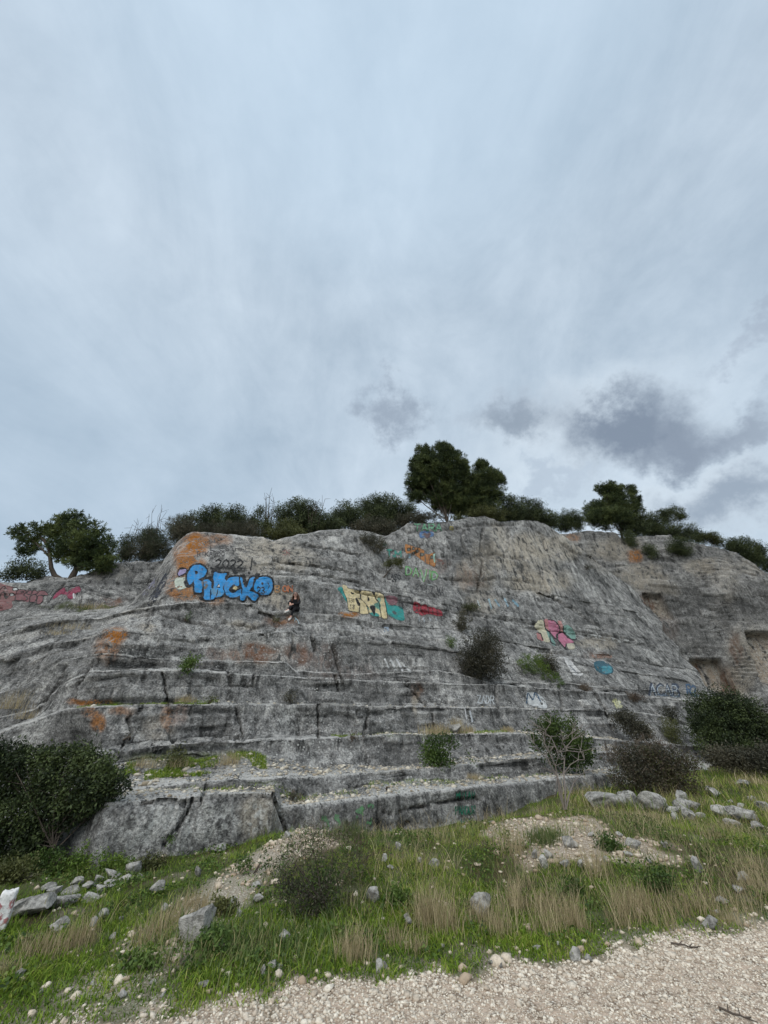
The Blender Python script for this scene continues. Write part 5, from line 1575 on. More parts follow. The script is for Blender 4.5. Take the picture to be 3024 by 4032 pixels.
crest('oak_tree', 'loose airy evergreen with sky showing through, right of the flat-topped one', 'tree', [(1018, 2035, 26, 28), (1040, 2010, 22, 22), (1035, 2065, 34, 24), (1000, 2055, 18, 18)], P_OAK, 16, 2.0, gap=0.25, **kw_oak)
crest('shrub', 'olive green domed bush above the smooth slab', 'shrub', [(1119, 2085, 70, 34), (1085, 2100, 40, 18), (1160, 2100, 40, 20)], P_OLIVE, 17, 1.2, **kw_sh)
crest('oak_tree', 'dark evergreen pair of domes behind the olive bush', 'tree', [(1136, 2020, 58, 38), (1190, 2000, 52, 36), (1205, 2050, 70, 36), (1230, 2025, 45, 36)], P_OAK, 18, 3.0, **kw_oak)
crest('shrub', 'low dark mound between the domed evergreens and the notch', 'shrub', [(1275, 2055, 50, 30), (1320, 2060, 40, 24), (1250, 2075, 40, 20)], P_OAK, 19, 1.8, **kw_sh)
crest('oak_tree', 'round dark evergreen at the lowest dip of the skyline', 'tree', [(1359, 2015, 48, 36), (1345, 2045, 50, 30), (1390, 2035, 36, 30)], P_OAK, 20, 2.6, **kw_oak)
crest('oak_tree', 'largest dark evergreen crown left of the tall pine', 'tree', [(1455, 1995, 52, 40), (1510, 1985, 60, 40), (1550, 2010, 50, 36), (1480, 2030, 70, 36), (1600, 2010, 44, 36)], P_OAK, 21, 3.2, **kw_oak)
crest('shrub', 'dusky bush in the hollow above the leaning ledge shrub', 'shrub', [(1462, 2072, 60, 34), (1522, 2082, 52, 28), (1415, 2080, 40, 24)], P_GREY, 22, 1.2, **kw_sh)
crest('shrub', 'brownish low scrub between the hollow and the tall pine', 'shrub', [(1590, 2050, 44, 24), (1640, 2042, 40, 26), (1690, 2040, 50, 22)], P_GREY, 23, 1.6, **kw_sh)
kw_pi = dict(style='needle', leaf=0.25, wid=0.026, per=14, spread=0.17)
crest('pine_tree', 'tall dark pine with dense rounded crown, highest on the skyline', 'tree', [c3(930, 160, 42, 48), c3(1065, 150, 62, 55), c3(1000, 260, 120, 75), c3(1130, 220, 80, 65), c3(890, 330, 48, 42), c3(1150, 310, 90, 70), c3(1000, 370, 140, 62), c3(895, 430, 42, 24), c3(1110, 420, 110, 55), c3(1060, 465, 90, 34), c3(1150, 485, 85, 40), c3(960, 200, 60, 60), c3(905, 250, 45, 35), c3(1190, 260, 40, 50), c3(915, 128, 13, 32), c3(960, 118, 12, 26), c3(1040, 102, 13, 26), c3(1078, 98, 15, 24), c3(1115, 128, 15, 28), c3(1165, 160, 16, 28), c3(1212, 215, 16, 26), c3(852, 282, 16, 22), c3(846, 345, 18, 16), c3(870, 200, 14, 20), c3(985, 200, 20, 40)],
      P_PINE, 24, 2.2, base=(1769, 2034), dens=52, r0=0.13, gap=0.10, gfreq=1.0, twigs=1, drop=False, **kw_pi)
crest('pine_tree', 'smaller pine with pointed tufts close on the right of the tallest one', 'tree', [c3(1320, 240, 42, 38), c3(1350, 315, 80, 55), c3(1435, 330, 34, 48), c3(1290, 400, 110, 65), c3(1400, 410, 55, 45), c3(1260, 350, 60, 45), c3(1320, 450, 120, 35), c3(1230, 455, 80, 60), c3(1300, 490, 120, 36), c3(1200, 510, 60, 30), c3(1308, 214, 12, 26), c3(1340, 218, 12, 24), c3(1432, 288, 12, 28), c3(1458, 322, 12, 24), c3(1450, 385, 18, 22), c3(1380, 262, 12, 24)],
      P_PINE, 25, 2.0, base=(1885, 2020), dens=50, r0=0.09, gap=0.10, gfreq=1.0, twigs=1, drop=False, **kw_pi)
crest('shrub', 'wide olive grey scrub spilling over the brink under the pines', 'shrub', [c3(1330, 525, 95, 36), c3(1420, 540, 70, 36), c3(1260, 540, 50, 26), c3(1180, 560, 50, 22)], P_OLIVE, 26, 0.7, **kw_sh)
crest('oak_tree', 'dark leafy bush with clustered crown right of the pines', 'tree', [c3(1500, 460, 62, 45), c3(1480, 530, 60, 40), c3(1560, 520, 50, 45)], P_OAK, 27, 2.2, **kw_oak)
crest('oak_tree', 'bushy evergreen sloping to the right beyond the clustered crown', 'tree', [c4(70, 320, 62, 55), c4(140, 330, 62, 50), c4(190, 385, 62, 48), c4(60, 375, 70, 36), c4(240, 420, 50, 40)], P_OAK, 28, 2.4, **kw_oak)
crest('shrub', 'grey-green dense bush between bushy evergreen and second pine', 'shrub', [c4(345, 385, 85, 36), c4(350, 430, 90, 50), c4(420, 420, 40, 40)], P_OAK, 29, 0.4, **kw_sh)
crest('pine_tree', 'second tall pine with feathery open top on the right crest', 'tree', [c4(600, 210, 36, 36), c4(650, 230, 62, 40), c4(740, 235, 46, 34), c4(680, 300, 100, 50), c4(810, 305, 24, 34), c4(560, 340, 90, 42), c4(720, 350, 95, 45), c4(630, 400, 130, 50), c4(520, 390, 60, 36), c4(590, 172, 12, 24), c4(640, 182, 12, 24), c4(700, 208, 12, 22), c4(775, 205, 12, 22), c4(820, 280, 10, 26), c4(545, 210, 12, 20)],
      P_PINE, 30, 0.8, base=(2440, 2090), dens=44, r0=0.12, gap=0.14, gfreq=0.9, twigs=1, drop=False, **kw_pi)
crest('oak_tree', 'dark rounded mass at the right foot of the feathery pine', 'tree', [c4(830, 420, 85, 62), c4(900, 430, 80, 55), c4(760, 440, 80, 45), c4(940, 470, 60, 35)], P_OAK, 31, 0.8, **kw_oak)
crest('oak_tree', 'umbrella-shaped tree with visible limbs near the right end of the crest', 'tree', [c4(980, 370, 50, 28), c4(1040, 365, 62, 34), c4(1090, 390, 36, 26), c4(1000, 410, 50, 24)], P_OAK, 32, 1.2, base=(2640, 2110), drop=False, **dict(kw_oak, r0=0.1))
crest('shrub', 'dark thicket under the umbrella-shaped tree', 'shrub', [c4(1060, 480, 70, 50), c4(1140, 485, 66, 48), c4(1000, 480, 50, 40), c4(1200, 510, 40, 32)], P_OAK, 33, 0.4, **kw_sh)
crest('shrub', 'thin spreading shrub on the brink right of the dark thicket', 'shrub', [c4(1280, 515, 56, 26), c4(1320, 540, 40, 26), c4(1240, 520, 36, 22)], P_OLIVE, 34, 0.6, gap=.25, **kw_sh)
crest('oak_tree', 'last dark tree group sloping down at the right edge', 'tree', [c4(1430, 570, 62, 40), c4(1500, 570, 62, 48), c4(1580, 600, 62, 46), c4(1540, 630, 80, 40), c4(1640, 680, 50, 40)], P_OAK, 35, 0.6, **kw_oak)


# plants rooted in the ledges and faces
def ledge(name, label, cat, lst, base, palette, seed, fwd=0.25, which=None, group=None, **kw):
    h = cliff_hit(base[0], base[1], which)
    Y = h[1] - fwd * 0.3
    return plant(name, label, cat, h, px_blobs(lst, Y, rs(seed), 0.8, 0.2), palette, seed, group=group, **kw)


kw_l = dict(style='leaf', dens=60, leaf=0.065, per=9, spread=0.11, r0=0.025, parts=('stem', 'foliage'))
ledge('shrub', 'grey sparse shrub leaning from the face below the hollow', 'shrub', [(1462, 2134, 52, 36), (1430, 2140, 34, 24), (1495, 2150, 34, 26)], (1470, 2172), P_GREY, 41, **kw_l)
ledge('leaning_tree', 'tiny umbrella-crowned tree growing from the face beside the teal initials', 'tree', [(1550, 2212, 30, 20), (1572, 2218, 22, 20), (1530, 2222, 22, 14)], (1510, 2274), P_OLIVE, 42, **dict(kw_l, parts=('trunk', 'crown'), r0=.04))
ledge('shrub', 'small grey-green shrub standing above the biggest ledge shrub', 'shrub', [(1826, 2440, 28, 36), (1815, 2465, 30, 20)], (1826, 2482), P_GREY, 43, **kw_l)
ledge('shrub', 'biggest dark shrub on the upper ledges, right of centre', 'shrub', [(1892, 2560, 80, 78), (1850, 2600, 55, 52), (1940, 2600, 62, 60), (1890, 2640, 84, 40), (1920, 2530, 50, 46)], (1892, 2676), P_GREY * 0.72, 44, fwd=1.5, **dict(kw_l, dens=46, gap=0.05))
ledge('broom_plant', 'bright green feathery plants right of the biggest ledge shrub', 'plant', [(2060, 2620, 52, 30), (2110, 2612, 44, 34), (2140, 2640, 30, 26), (2190, 2680, 36, 22), (2230, 2695, 30, 16)], (2090, 2655), P_LIME * .72, 45, style='needle', dens=24, leaf=0.17, wid=0.016, per=9, spread=0.1, r0=0.02, parts=('stem', 'foliage'))
ledge('shrub', 'dark olive low shrub behind the bright green plants', 'shrub', [(2150, 2600, 40, 30), (2175, 2630, 30, 24), (2040, 2655, 40, 16)], (2150, 2645), P_GREY * 0.8, 46, **kw_l)
ledge('shrub', 'green shrub against the low ledge wall, below the tawny grass', 'shrub', [(1700, 2955, 46, 46), (1740, 2945, 40, 46), (1780, 2925, 20, 34), (1715, 2990, 60, 24), (1838, 2985, 26, 26), (1800, 2995, 30, 20)], (1720, 3018), P_GREEN * 0.8, 47, fwd=.8, **kw_l)
ledge('shrub', 'dense dark bush behind the bare sapling', 'shrub', [(2150, 2870, 66, 50), (2210, 2880, 80, 56), (2260, 2930, 70, 56), (2190, 2940, 88, 60), (2300, 2970, 44, 40), (2240, 3000, 56, 30), (2120, 2900, 40, 36)], (2210, 3032), P_GREEN * 0.62, 48, fwd=2.0, **dict(kw_l, dens=44, leaf=.075))
ledge('shrub', 'dull green shrub on the ledge right of the bare sapling', 'shrub', [(2470, 2845, 56, 40), (2510, 2870, 56, 36), (2540, 2890, 30, 30), (2440, 2830, 34, 26)], (2500, 2920), P_GREY * 0.8, 49, fwd=.8, **kw_l)
ledge('shrub', 'small round shrub near the right corner of the face', 'shrub', [(2639, 2811, 32, 24)], (2640, 2835), P_GREY * 0.8, 50, **kw_l)
ledge('shrub', 'dark bush hanging on the right quarry wall under the feathery pine', 'shrub', [c4(740, 520, 50, 46), c4(770, 560, 40, 36)], (2480, 2150), P_OAK, 51, which=(bvhC,), **kw_l)
ledge('shrub', 'lower dark bush hanging on the right quarry wall beside a square block', 'shrub', [c4(880, 600, 46, 36), c4(910, 640, 40, 36)], (2565, 2205), P_OAK, 52, which=(bvhC,), **kw_l)
ledge('shrub', 'dark bush filling the niche under the umbrella-shaped tree', 'shrub', [c4(1080, 570, 80, 56), c4(1110, 610, 60, 40), c4(1040, 600, 40, 36)], (2680, 2190), P_OAK, 53, which=(bvhC,), fwd=1.0, **kw_l)
ledge('shrub', 'small leafy plant on the ledge below the blue letters', 'plant', [(745, 2610, 28, 22), (735, 2630, 20, 20), (770, 2600, 16, 12)], (745, 2645), P_GREEN, 54, **dict(kw_l, dens=70))
for k, (x, y, rx, ry, lab) in enumerate([(730, 2425, 22, 14, 'tuft of weeds in a crack under the blue letters'), (1090, 2440, 10, 14, 'little weed clump left of the seated person'), (1140, 2745, 26, 16, 'small weed clump on a middle ledge above white drips'), (1775, 2530, 18, 22, 'small light green weed left of the biggest ledge shrub'), (830, 2760, 20, 10, 'moss-green cushion on the long left ledge'), (510, 2895, 10, 22, 'single weed in the split of the left wall'), (1395, 2900, 12, 8, 'tiny green weed at a ledge edge left of the tawny grass'),
                                        (700, 2985, 40, 26, 'grey weeds on the grassy tread of the left ledges'), (1150, 3142, 30, 14, 'moss patch at the left end of the gravel tread'), (1535, 3102, 34, 16, 'low weed clump on the gravel tread'), (2645, 2885, 46, 50, 'straggling shrub before the right corner of the face'), (2500, 2745, 36, 14, 'brown cushion plant on the upper right ledge'), (2300, 2710, 30, 12, 'tawny cushion plant at the end of the bright green plants'), (1850, 2390, 40, 12, 'olive cushion below the washed cream rock'), (2310, 2235, 20, 8, 'dark cushion in the face left of the cream band')]):
    ledge('weed_clump', lab, 'plant', [(x, y, rx, ry)], (x, y + ry * 0.8), (P_GREEN, P_OLIVE, P_GREY)[k % 3] if 'brown' not in lab and 'tawny' not in lab else P_BROWN, 60 + k, **dict(kw_l, dens=90, leaf=.05))

# bushes on the ground
def gbush(name, label, cat, lst, base, palette, seed, Y=None, **kw):
    if Y is None:
        h = ground_hit(*base)
    else:
        a, e = ray(*base)
        h = np.array([a * Y, Y, float(hground(a * Y, Y))])
    return plant(name, label, cat, h, px_blobs(lst, h[1], rs(seed), 0.8, 0.3), palette, seed, **kw)


kw_b = dict(style='leaf', r0=0.03, parts=('stem', 'foliage'), gfreq=2.2, gap=0.08)
gbush('big_bush', 'huge dark evergreen bush at the left edge before the cliff', 'bush', [(30, 2985, 66, 52), (-30, 3000, 60, 60), (120, 3000, 62, 52), (190, 2985, 56, 42), (285, 2975, 66, 48), (350, 2995, 52, 42), (240, 3040, 80, 62), (400, 3040, 60, 48), (450, 3085, 58, 44), (360, 3080, 80, 60), (60, 3090, 120, 90), (190, 3120, 110, 80), (310, 3140, 90, 66), (400, 3135, 60, 40), (40, 3220, 120, 90), (180, 3220, 90, 70), (270, 3210, 56, 44), (-60, 3140, 100, 120), (10, 3320, 110, 60), (130, 3310, 60, 50)], (200, 3370), P_DARK, 81, Y=6.9, dens=120, leaf=0.05, per=11, spread=0.07, shell=.36, **kw_b)
gbush('big_bush', 'large dark round bush at the right foot of the cliff', 'bush', [(2800, 2800, 80, 62), (2860, 2790, 90, 66), (2940, 2830, 90, 76), (2860, 2870, 120, 80), (2780, 2860, 70, 60), (2990, 2890, 90, 76), (2880, 2940, 120, 60)], (2880, 2990), P_DARK * 0.9, 82, Y=17.5, dens=46, leaf=0.085, per=11, spread=0.14, **kw_b)
gbush('scrub', 'low grey-green scrub below the large round bush', 'bush', [(2890, 2990, 90, 40), (2980, 3000, 80, 46), (2830, 2975, 50, 36), (3040, 2990, 60, 60)], (2930, 3040), P_GREY * 0.85, 83, Y=14.5, dens=60, leaf=0.07, per=10, spread=0.12, **kw_b)
gbush('scrub', 'brown and olive scrub heap behind the fallen slabs', 'bush', [(2480, 2990, 70, 40), (2540, 2980, 80, 40), (2620, 2985, 70, 40), (2690, 3000, 60, 46), (2480, 3060, 80, 50), (2570, 3060, 100, 66), (2660, 3070, 80, 66), (2600, 3110, 100, 40)], (2580, 3140), np.concatenate([P_GREY[:2] * 0.8, P_BROWN[1:2] * .8, P_OLIVE[1:2] * .8]), 84, Y=11.6, dens=80, leaf=0.055, per=10, spread=0.1, **kw_b)
gbush('scrub', 'reddish brown dead twigs on top of the scrub heap', 'bush', [(2470, 2970, 70, 36), (2560, 2960, 80, 30), (2410, 2975, 50, 24)], (2500, 3020), P_BROWN, 85, Y=12.2, **dict(kw_tw, dens=34, leaf=.17, wid=.012, spread=.1))
gbush('bank_bush', 'grey-green bush with dead twigs in the middle of the bank', 'bush', [(1160, 3400, 70, 66), (1230, 3340, 80, 66), (1310, 3350, 76, 66), (1370, 3400, 60, 66), (1190, 3490, 90, 70), (1290, 3470, 90, 70), (1130, 3460, 50, 60), (1180, 3570, 80, 50), (1280, 3560, 60, 40)], (1230, 3610), np.concatenate([P_GREY[:2], P_GREEN[:2], P_GREY[2:]]), 86, dens=120, leaf=0.034, wid=.010, per=10, spread=0.06, **kw_b)
gbush('bank_bush', 'wiry dead grey twigs over the bank bush', 'bush', [(1350, 3370, 80, 80), (1280, 3310, 80, 50), (1410, 3430, 56, 60), (1180, 3370, 60, 60)], (1350, 3500), P_BROWN, 87, **dict(kw_tw, dens=60, leaf=.11, wid=.0045, spread=.06, r0=.010))
for k, (x, y, rx, ry, lab) in enumerate([(60, 3430, 90, 50, 'yellow-green leafy weeds at the left edge below the huge bush'), (190, 3400, 70, 46, 'tall green weeds in front of the huge bush'), (300, 3390, 50, 50, 'upright light green weeds right of the tall ones'), (420, 3400, 84, 34, 'bright green grassy mound against the lowest left wall'), (590, 3400, 60, 30, 'drying brown weeds beside the bright green mound'), (655, 3350, 30, 40, 'weeds in the split between the two lowest rocks'),
                                        (2250, 3500, 40, 30, 'dark green leafy clump on the right of the stone heap'), (2400, 3320, 50, 30, 'dark weed clump right of the white stones'), (1560, 3540, 50, 36, 'round dark weed clump in the middle of the bank'), (870, 3700, 90, 44, 'leafy weeds below the lichen-spotted boulder'), (560, 3790, 70, 30, 'broadleaf weeds on the lower left of the bank'), (1000, 3400, 60, 40, 'weeds on the red stony slope'), (2600, 3470, 60, 36, 'weeds among the grass at the right of the bank'), (890, 3560, 50, 40, 'reddish olive weeds above the lichen-spotted boulder')]):
    palk = P_OLIVE if k in (0, 4, 13) else (P_LIME * 0.8 if k in (2, 3) else P_GREEN)
    gbush('weed_patch', lab, 'plant', [(x, y, rx, ry), (x + rx * .5, y + ry * .4, rx * .6, ry * .6), (x - rx * .5, y + ry * .3, rx * .6, ry * .6)], (x, y + ry), palk, 100 + k, **dict(kw_b, dens=260 if y > 3450 else 170, leaf=0.036, per=9, spread=0.045, r0=.008))

# the bare sapling
h = ground_hit(2223, 3200)
Ys = h[1]
S_ = lambda pts: np.array([pt(2024 + x * .6028, 2600 + y * .6028, Ys + dz) for x, y, dz in pts])
r_ = rs(5)
paths = []
main = [[(330, 975, 0), (300, 880, .02), (285, 780, .05), (270, 690, 0), (230, 600, -.1), (200, 540, -.1), (205, 460, -.15), (240, 410, -.2)], [(335, 975, 0), (335, 850, 0), (325, 740, .05), (330, 650, .1), (340, 570, .1), (380, 520, .15), (440, 480, .2)], [(325, 975, 0), (310, 860, -.05), (285, 760, -.1), (260, 720, -.1), (215, 640, -.15), (160, 590, -.2), (130, 540, -.25)], [(340, 975, 0), (360, 880, .1), (390, 800, .15), (435, 750, .2)],
        [(270, 690, 0), (290, 620, 0), (270, 560, .05), (240, 500, .1), (180, 460, .1), (150, 430, .1)], [(325, 740, .05), (370, 680, 0), (420, 650, -.05), (460, 650, -.1)], [(330, 650, .1), (300, 590, .15), (320, 520, .2), (370, 480, .2), (400, 430, .2)], [(230, 600, -.1), (260, 560, -.1), (300, 600, -.05), (350, 590, 0), (430, 600, 0)]]
for m_ in main:
    p_ = S_(m_)
    paths.append((p_, np.linspace(.015 if m_[0][1] > 900 else .008, .004, len(p_))))
    for i_ in range(2, len(p_)):
        for _ in range(3):
            d_ = r_.normal(size=3) * np.array([1, .7, .5]) + np.array([0, 0, .5])
            d_ *= r_.uniform(.12, .32) / np.linalg.norm(d_)
            q_ = p_[i_] + np.linspace(0, 1, 4)[:, None] * d_ + r_.normal(size=(4, 3)) * .012 * np.linspace(0, 1, 4)[:, None]
            paths.append((q_, np.linspace(.005, .0025, 4)))
root = thing('bare_sapling', 'leafless sapling with several thin grey stems before the dense dark bush', 'tree', h)
V, Fc = tubes(paths, 5)
mesh('trunk', V - h, Fc, plain_material('grey_bark', (138, 128, 120), 0.9, 30), True, parent=root)
# two leafless small trees standing up out of the crest scrub
for px_, py_, hh, lab, sd_ in ((1245, 2060, 70, 'pale leafless twigs above the domed evergreens', 3), (1062, 2050, 75, 'bare spindly tree between the loose evergreen and olive bush', 4), (530, 2120, 60, 'thin leafless tips above the twiggy grey-green thicket', 6), (640, 2070, 36, 'single bare twig left of the flat-topped evergreen', 8)):
    Yb = hd_at(px_) + 2.0
    b_ = crest_base(px_, py_, Yb)
    top_ = pt(px_, py_ - hh, Yb)
    b_[2] = min(b_[2], top_[2] - 1.2)
    r_ = rs(sd_)
    paths = []
    for _ in range(6):
        e_ = top_ + r_.normal(size=3) * np.array([.35, .3, .15])
        t_ = np.linspace(0, 1, 6)[:, None]
        p_ = b_ * (1 - t_) + e_ * t_ + np.sin(t_ * 3) * r_.normal(size=3) * .1
        paths.append((p_, np.linspace(.03, .01, 6)))
        for _ in range(7):
            s_ = p_[r_.integers(2, 6)]
            d_ = r_.normal(size=3) * .22 + np.array([0, 0, .2])
            paths.append((s_ + np.linspace(0, 1, 3)[:, None] * d_, np.array([.012, .010, .007])))
    root = thing('bare_tree', lab, 'tree', b_)
    V, Fc = tubes(paths, 4)
    mesh('trunk', V - b_, Fc, M_BARK, True, parent=root)


# ------------------------------------------------------------------ grass
def blades(B, Hh, W, lean, col, r, curl=0.35):
    n = len(B)
    th = r.uniform(0, 6.283, n)
    side = np.stack([np.cos(th), np.sin(th), 0 * th], -1)
    ln = r.normal(size=(n, 3)) * np.array([1, 1, 0]) * lean[:, None]
    up = np.array([0, 0, 1.0])
    mid = B + up * (Hh * 0.55)[:, None] + ln * (Hh * 0.35)[:, None]
    tip = B + up * (Hh * (1 - 0.25 * np.minimum(1, lean)))[:, None] + ln * (Hh * (0.6 + curl))[:, None]
    w_ = W[:, None] * 0.5
    V = np.stack([B - side * w_, B + side * w_, mid + side * w_ * .75, mid - side * w_ * .75, tip], 1)
    o_ = np.arange(n)[:, None] * 5
    Fc = np.concatenate([o_ + np.array([[0, 1, 2]]), o_ + np.array([[0, 2, 3]]), o_ + np.array([[3, 2, 4]])])
    cc = np.repeat(col[:, None], 5, 1)
    cc = cc * np.array([0.75, 0.75, 1, 1, 1.1])[None, :, None] if False else cc
    return V.reshape(-1, 3), Fc, cc.reshape(-1, 3)


def mixpal(pl, t_):
    t_ = np.clip(t_, 0, .999) * (len(pl) - 1)
    i_ = t_.astype(int)
    f_ = (t_ - i_)[:, None]
    return pl[i_] * (1 - f_) + pl[np.minimum(i_ + 1, len(pl) - 1)] * f_


P_LAWN = pal((64, 88, 30), (102, 130, 42), (142, 162, 60), (178, 168, 110))
P_TAN = pal((122, 110, 84), (174, 158, 122), (212, 196, 160))
P_TALL = pal((64, 84, 44), (92, 112, 62), (126, 138, 86), (162, 152, 108))
X, Y = ground_points(420000, -8.5, 12, 3.9, 11.5)
rd, stn, hp = ground_masks(X, Y)
nz = fbm(np.stack([X * .9, Y * .9, 0 * X], -1) + 60, 3)
lawn = np.exp(-((X - 0.6) / 1.2) ** 2 - ((Y - 7.0) / 0.8) ** 2)
dn = (1 - rd) * (1 - 0.92 * stn) * (0.62 + 0.5 * nz) * np.clip(1.5 - Y / 10.0, .2, 1) * (1 + .5 * lawn)
k = (rng.uniform(size=len(X)) < dn) & (np.abs(X) < Y * 0.95 + 1.2)
X, Y, nz, lw_ = X[k], Y[k], nz[k], lawn[k]
n = len(X)
hh = rng.lognormal(math.log(0.043), 0.45, n) * (1 + 0.7 * np.clip(nz, -.5, 1)) * (1 - .35 * lw_)
low_left = (Y - road_edge(X)) < 0.8
hh[low_left] *= 0.6
tt = 0.40 + 0.22 * rng.normal(size=n) + 0.30 * nz + 0.22 * lw_
V, Fc, cc = blades(np.stack([X, Y, hground(X, Y) - .005], -1), hh, rng.uniform(.004, .008, n), np.full(n, .55), mixpal(P_LAWN, tt), rng)
tag(mesh('grass', V, Fc, M_GRASS, False, cc), kind='stuff')
# low mossy turf along the lower left of the bank
X, Y = ground_points(260000, -5.2, 3.2, 3.4, 6.3)
rd, stn, hp = ground_masks(X, Y)
dd = Y - road_edge(X)
k = (dd > -.05) & (dd < 1.5) & (rng.uniform(size=len(X)) < (1 - rd) * (1 - .55 * stn) * (1 - sstep(X, 0, 3.2) * .7) * np.clip(1.2 - dd * .5, .2, 1)) & (np.abs(X) < Y * .85 + .5)
X, Y = X[k], Y[k]
n = len(X)
nz = fbm(np.stack([X * 1.7, Y * 1.7, 0 * X], -1) + 22, 3)
k = nz + .35 * rng.normal(size=n) > -.45
X, Y, nz = X[k], Y[k], nz[k]
n = len(X)
V, Fc, cc = blades(np.stack([X, Y, hground(X, Y) - .004], -1), rng.lognormal(math.log(.028), .4, n) * (1 + .5 * nz), rng.uniform(.005, .010, n), np.full(n, .7), mixpal(P_LAWN, .38 + .2 * rng.normal(size=n) + .3 * nz), rng)
tag(mesh('grass', V, Fc, M_GRASS, False, cc), kind='stuff')
# broad-leaved ground cover in patches between the grasses
X, Y = ground_points(150000, -6, 9, 3.8, 9.0)
rd, stn, hp = ground_masks(X, Y)
nz = fbm(np.stack([X * 1.5, Y * 1.5, 0 * X], -1) + 140, 3)
k = (nz > .05) & (rng.uniform(size=len(X)) < (1 - rd) * (1 - .9 * stn) * np.clip(nz * 1.6, 0, .8)) & (np.abs(X) < Y * .9 + .6) & (Y > road_edge(X) + .1)
X, Y, nz = X[k], Y[k], nz[k]
n = len(X)
C_ = np.stack([X, Y, hground(X, Y) + rng.uniform(.006, .05, n) * (1 + nz)], -1)
D_ = rng.normal(size=(n, 3)) * np.array([1, 1, .45])
V, Fc, cc = leaves_at(C_, D_, rng.uniform(.018, .045, n), rng.uniform(.012, .026, n), mixpal(pal((48, 66, 28), (74, 98, 38), (106, 126, 56), (140, 128, 84)), .38 + .25 * rng.normal(size=n)), rng)
tag(mesh('ground_cover', V, Fc, M_LEAF, False, cc), kind='stuff')
# thin straw standing all through the right of the bank, and the rough grass farther off on the right
X, Y = ground_points(60000, -1.5, 9, 4.3, 8.6)
rd, stn, hp = ground_masks(X, Y)
nz = fbm(np.stack([X * 1.3, Y * 1.3, 0 * X], -1) + 81, 3)
k = (rng.uniform(size=len(X)) < (1 - rd) * (1 - .8 * stn) * np.clip(.22 + .5 * nz, 0, .6) * sstep(X, -1.2, 1.2)) & (Y > road_edge(X) + .25) & (np.abs(X) < Y)
X, Y = X[k], Y[k]
n = len(X)
V, Fc, cc = blades(np.stack([X, Y, hground(X, Y) - .004], -1), rng.lognormal(math.log(.16), .4, n), rng.uniform(.0025, .005, n), np.full(n, .45), mixpal(P_TAN, rng.beta(2, 2, n)), rng)
tag(mesh('dry_grass', V, Fc, M_GRASS, False, cc), kind='stuff')
X, Y = ground_points(42000, 3.5, 15, 8.5, 15.5)
nz = fbm(np.stack([X * .8, Y * .8, 0 * X], -1) + 31, 3)
k = (rng.uniform(size=len(X)) < .6 + .6 * nz) & (X < Y * 1.15) & (X > 4.2)
X, Y, nz = X[k], Y[k], nz[k]
n = len(X)
V, Fc, cc = blades(np.stack([X, Y, hground(X, Y) - .004], -1), rng.lognormal(math.log(.13), .5, n), rng.uniform(.007, .013, n), np.full(n, .5), mixpal(np.concatenate([P_LAWN, P_TAN]), .35 + .25 * rng.normal(size=n) + .5 * nz), rng)
tag(mesh('grass', V, Fc, M_GRASS, False, cc), kind='stuff')
# tall green grass patches
cent = [(1000, 3720, .5, 900), (1100, 3760, .4, 700), (900, 3800, .4, 500), (1180, 3700, .35, 500), (1380, 3290, .25, 420), (1850, 3290, .4, 420), (700, 3690, .3, 420), (480, 3480, .3, 300), (1380, 3560, .3, 400), (2150, 3300, .16, 600), (2500, 3280, .4, 400), (2650, 3420, .5, 420), (2350, 3560, .4, 420), (2850, 3120, .9, 500), (2700, 3100, .6, 420), (1640, 3330, .5, 500), (1650, 3620, .4, 320), (420, 3620, .3, 300), (2000, 3480, .4, 300)]
Bs, Hs = [], []
for x, y, s_, n_ in cent:
    n_ = int(n_ * .6)
    c_ = ground_hit(x, y)
    xy = c_[:2] + rng.normal(size=(n_, 2)) * np.array([s_, s_ * .55])
    Bs.append(np.stack([xy[:, 0], xy[:, 1], hground(xy[:, 0], xy[:, 1]) - .005], -1))
    Hs.append(rng.lognormal(math.log(.095), .4, n_))
Bq, Hq = np.concatenate(Bs), np.concatenate(Hs)
kk = Bq[:, 1] > road_edge(Bq[:, 0]) + .12
Bq, Hq = Bq[kk], Hq[kk]
V, Fc, cc = blades(Bq, Hq, rng.uniform(.005, .010, len(Bq)), np.full(len(Bq), .42), mixpal(P_TALL, rng.uniform(0, 1, len(Bq))), rng)
tag(mesh('tall_grass', V, Fc, M_GRASS, False, cc), kind='stuff')


def c8(x, y):
    return x * .911, 3200 + y * .911


def c9(x, y):
    return 1512 + x * .911, 3200 + y * .911


G_TUFT = 'tufts of dry straw-coloured grass on the bank'
tuft_list = [c9(x, y) + (hpx, wpx) for x, y, hpx, wpx in [(220, 500, 210, 70), (290, 520, 150, 50), (170, 480, 190, 50), (50, 570, 100, 60), (340, 610, 140, 60), (500, 525, 140, 60), (570, 420, 130, 60), (560, 170, 130, 50), (590, 340, 110, 60), (640, 510, 130, 60), (720, 525, 150, 60), (800, 490, 170, 50), (840, 515, 150, 50), (930, 280, 160, 50), (945, 490, 150, 60), (1040, 490, 180, 70), (1080, 440, 160, 60), (1130, 425, 130, 60), (1270, 445, 140, 60), (1320, 430, 150, 70), (1385, 440, 140, 60), (1550, 430, 130, 80), (1610, 350, 140, 60), (1620, 260, 120, 60), (1250, 130, 80, 60), (1440, 120, 70, 60), (410, 480, 110, 50), (1200, 500, 90, 60), (700, 420, 120, 50), (880, 390, 120, 50), (130, 600, 80, 50), (1500, 480, 90, 60)]]
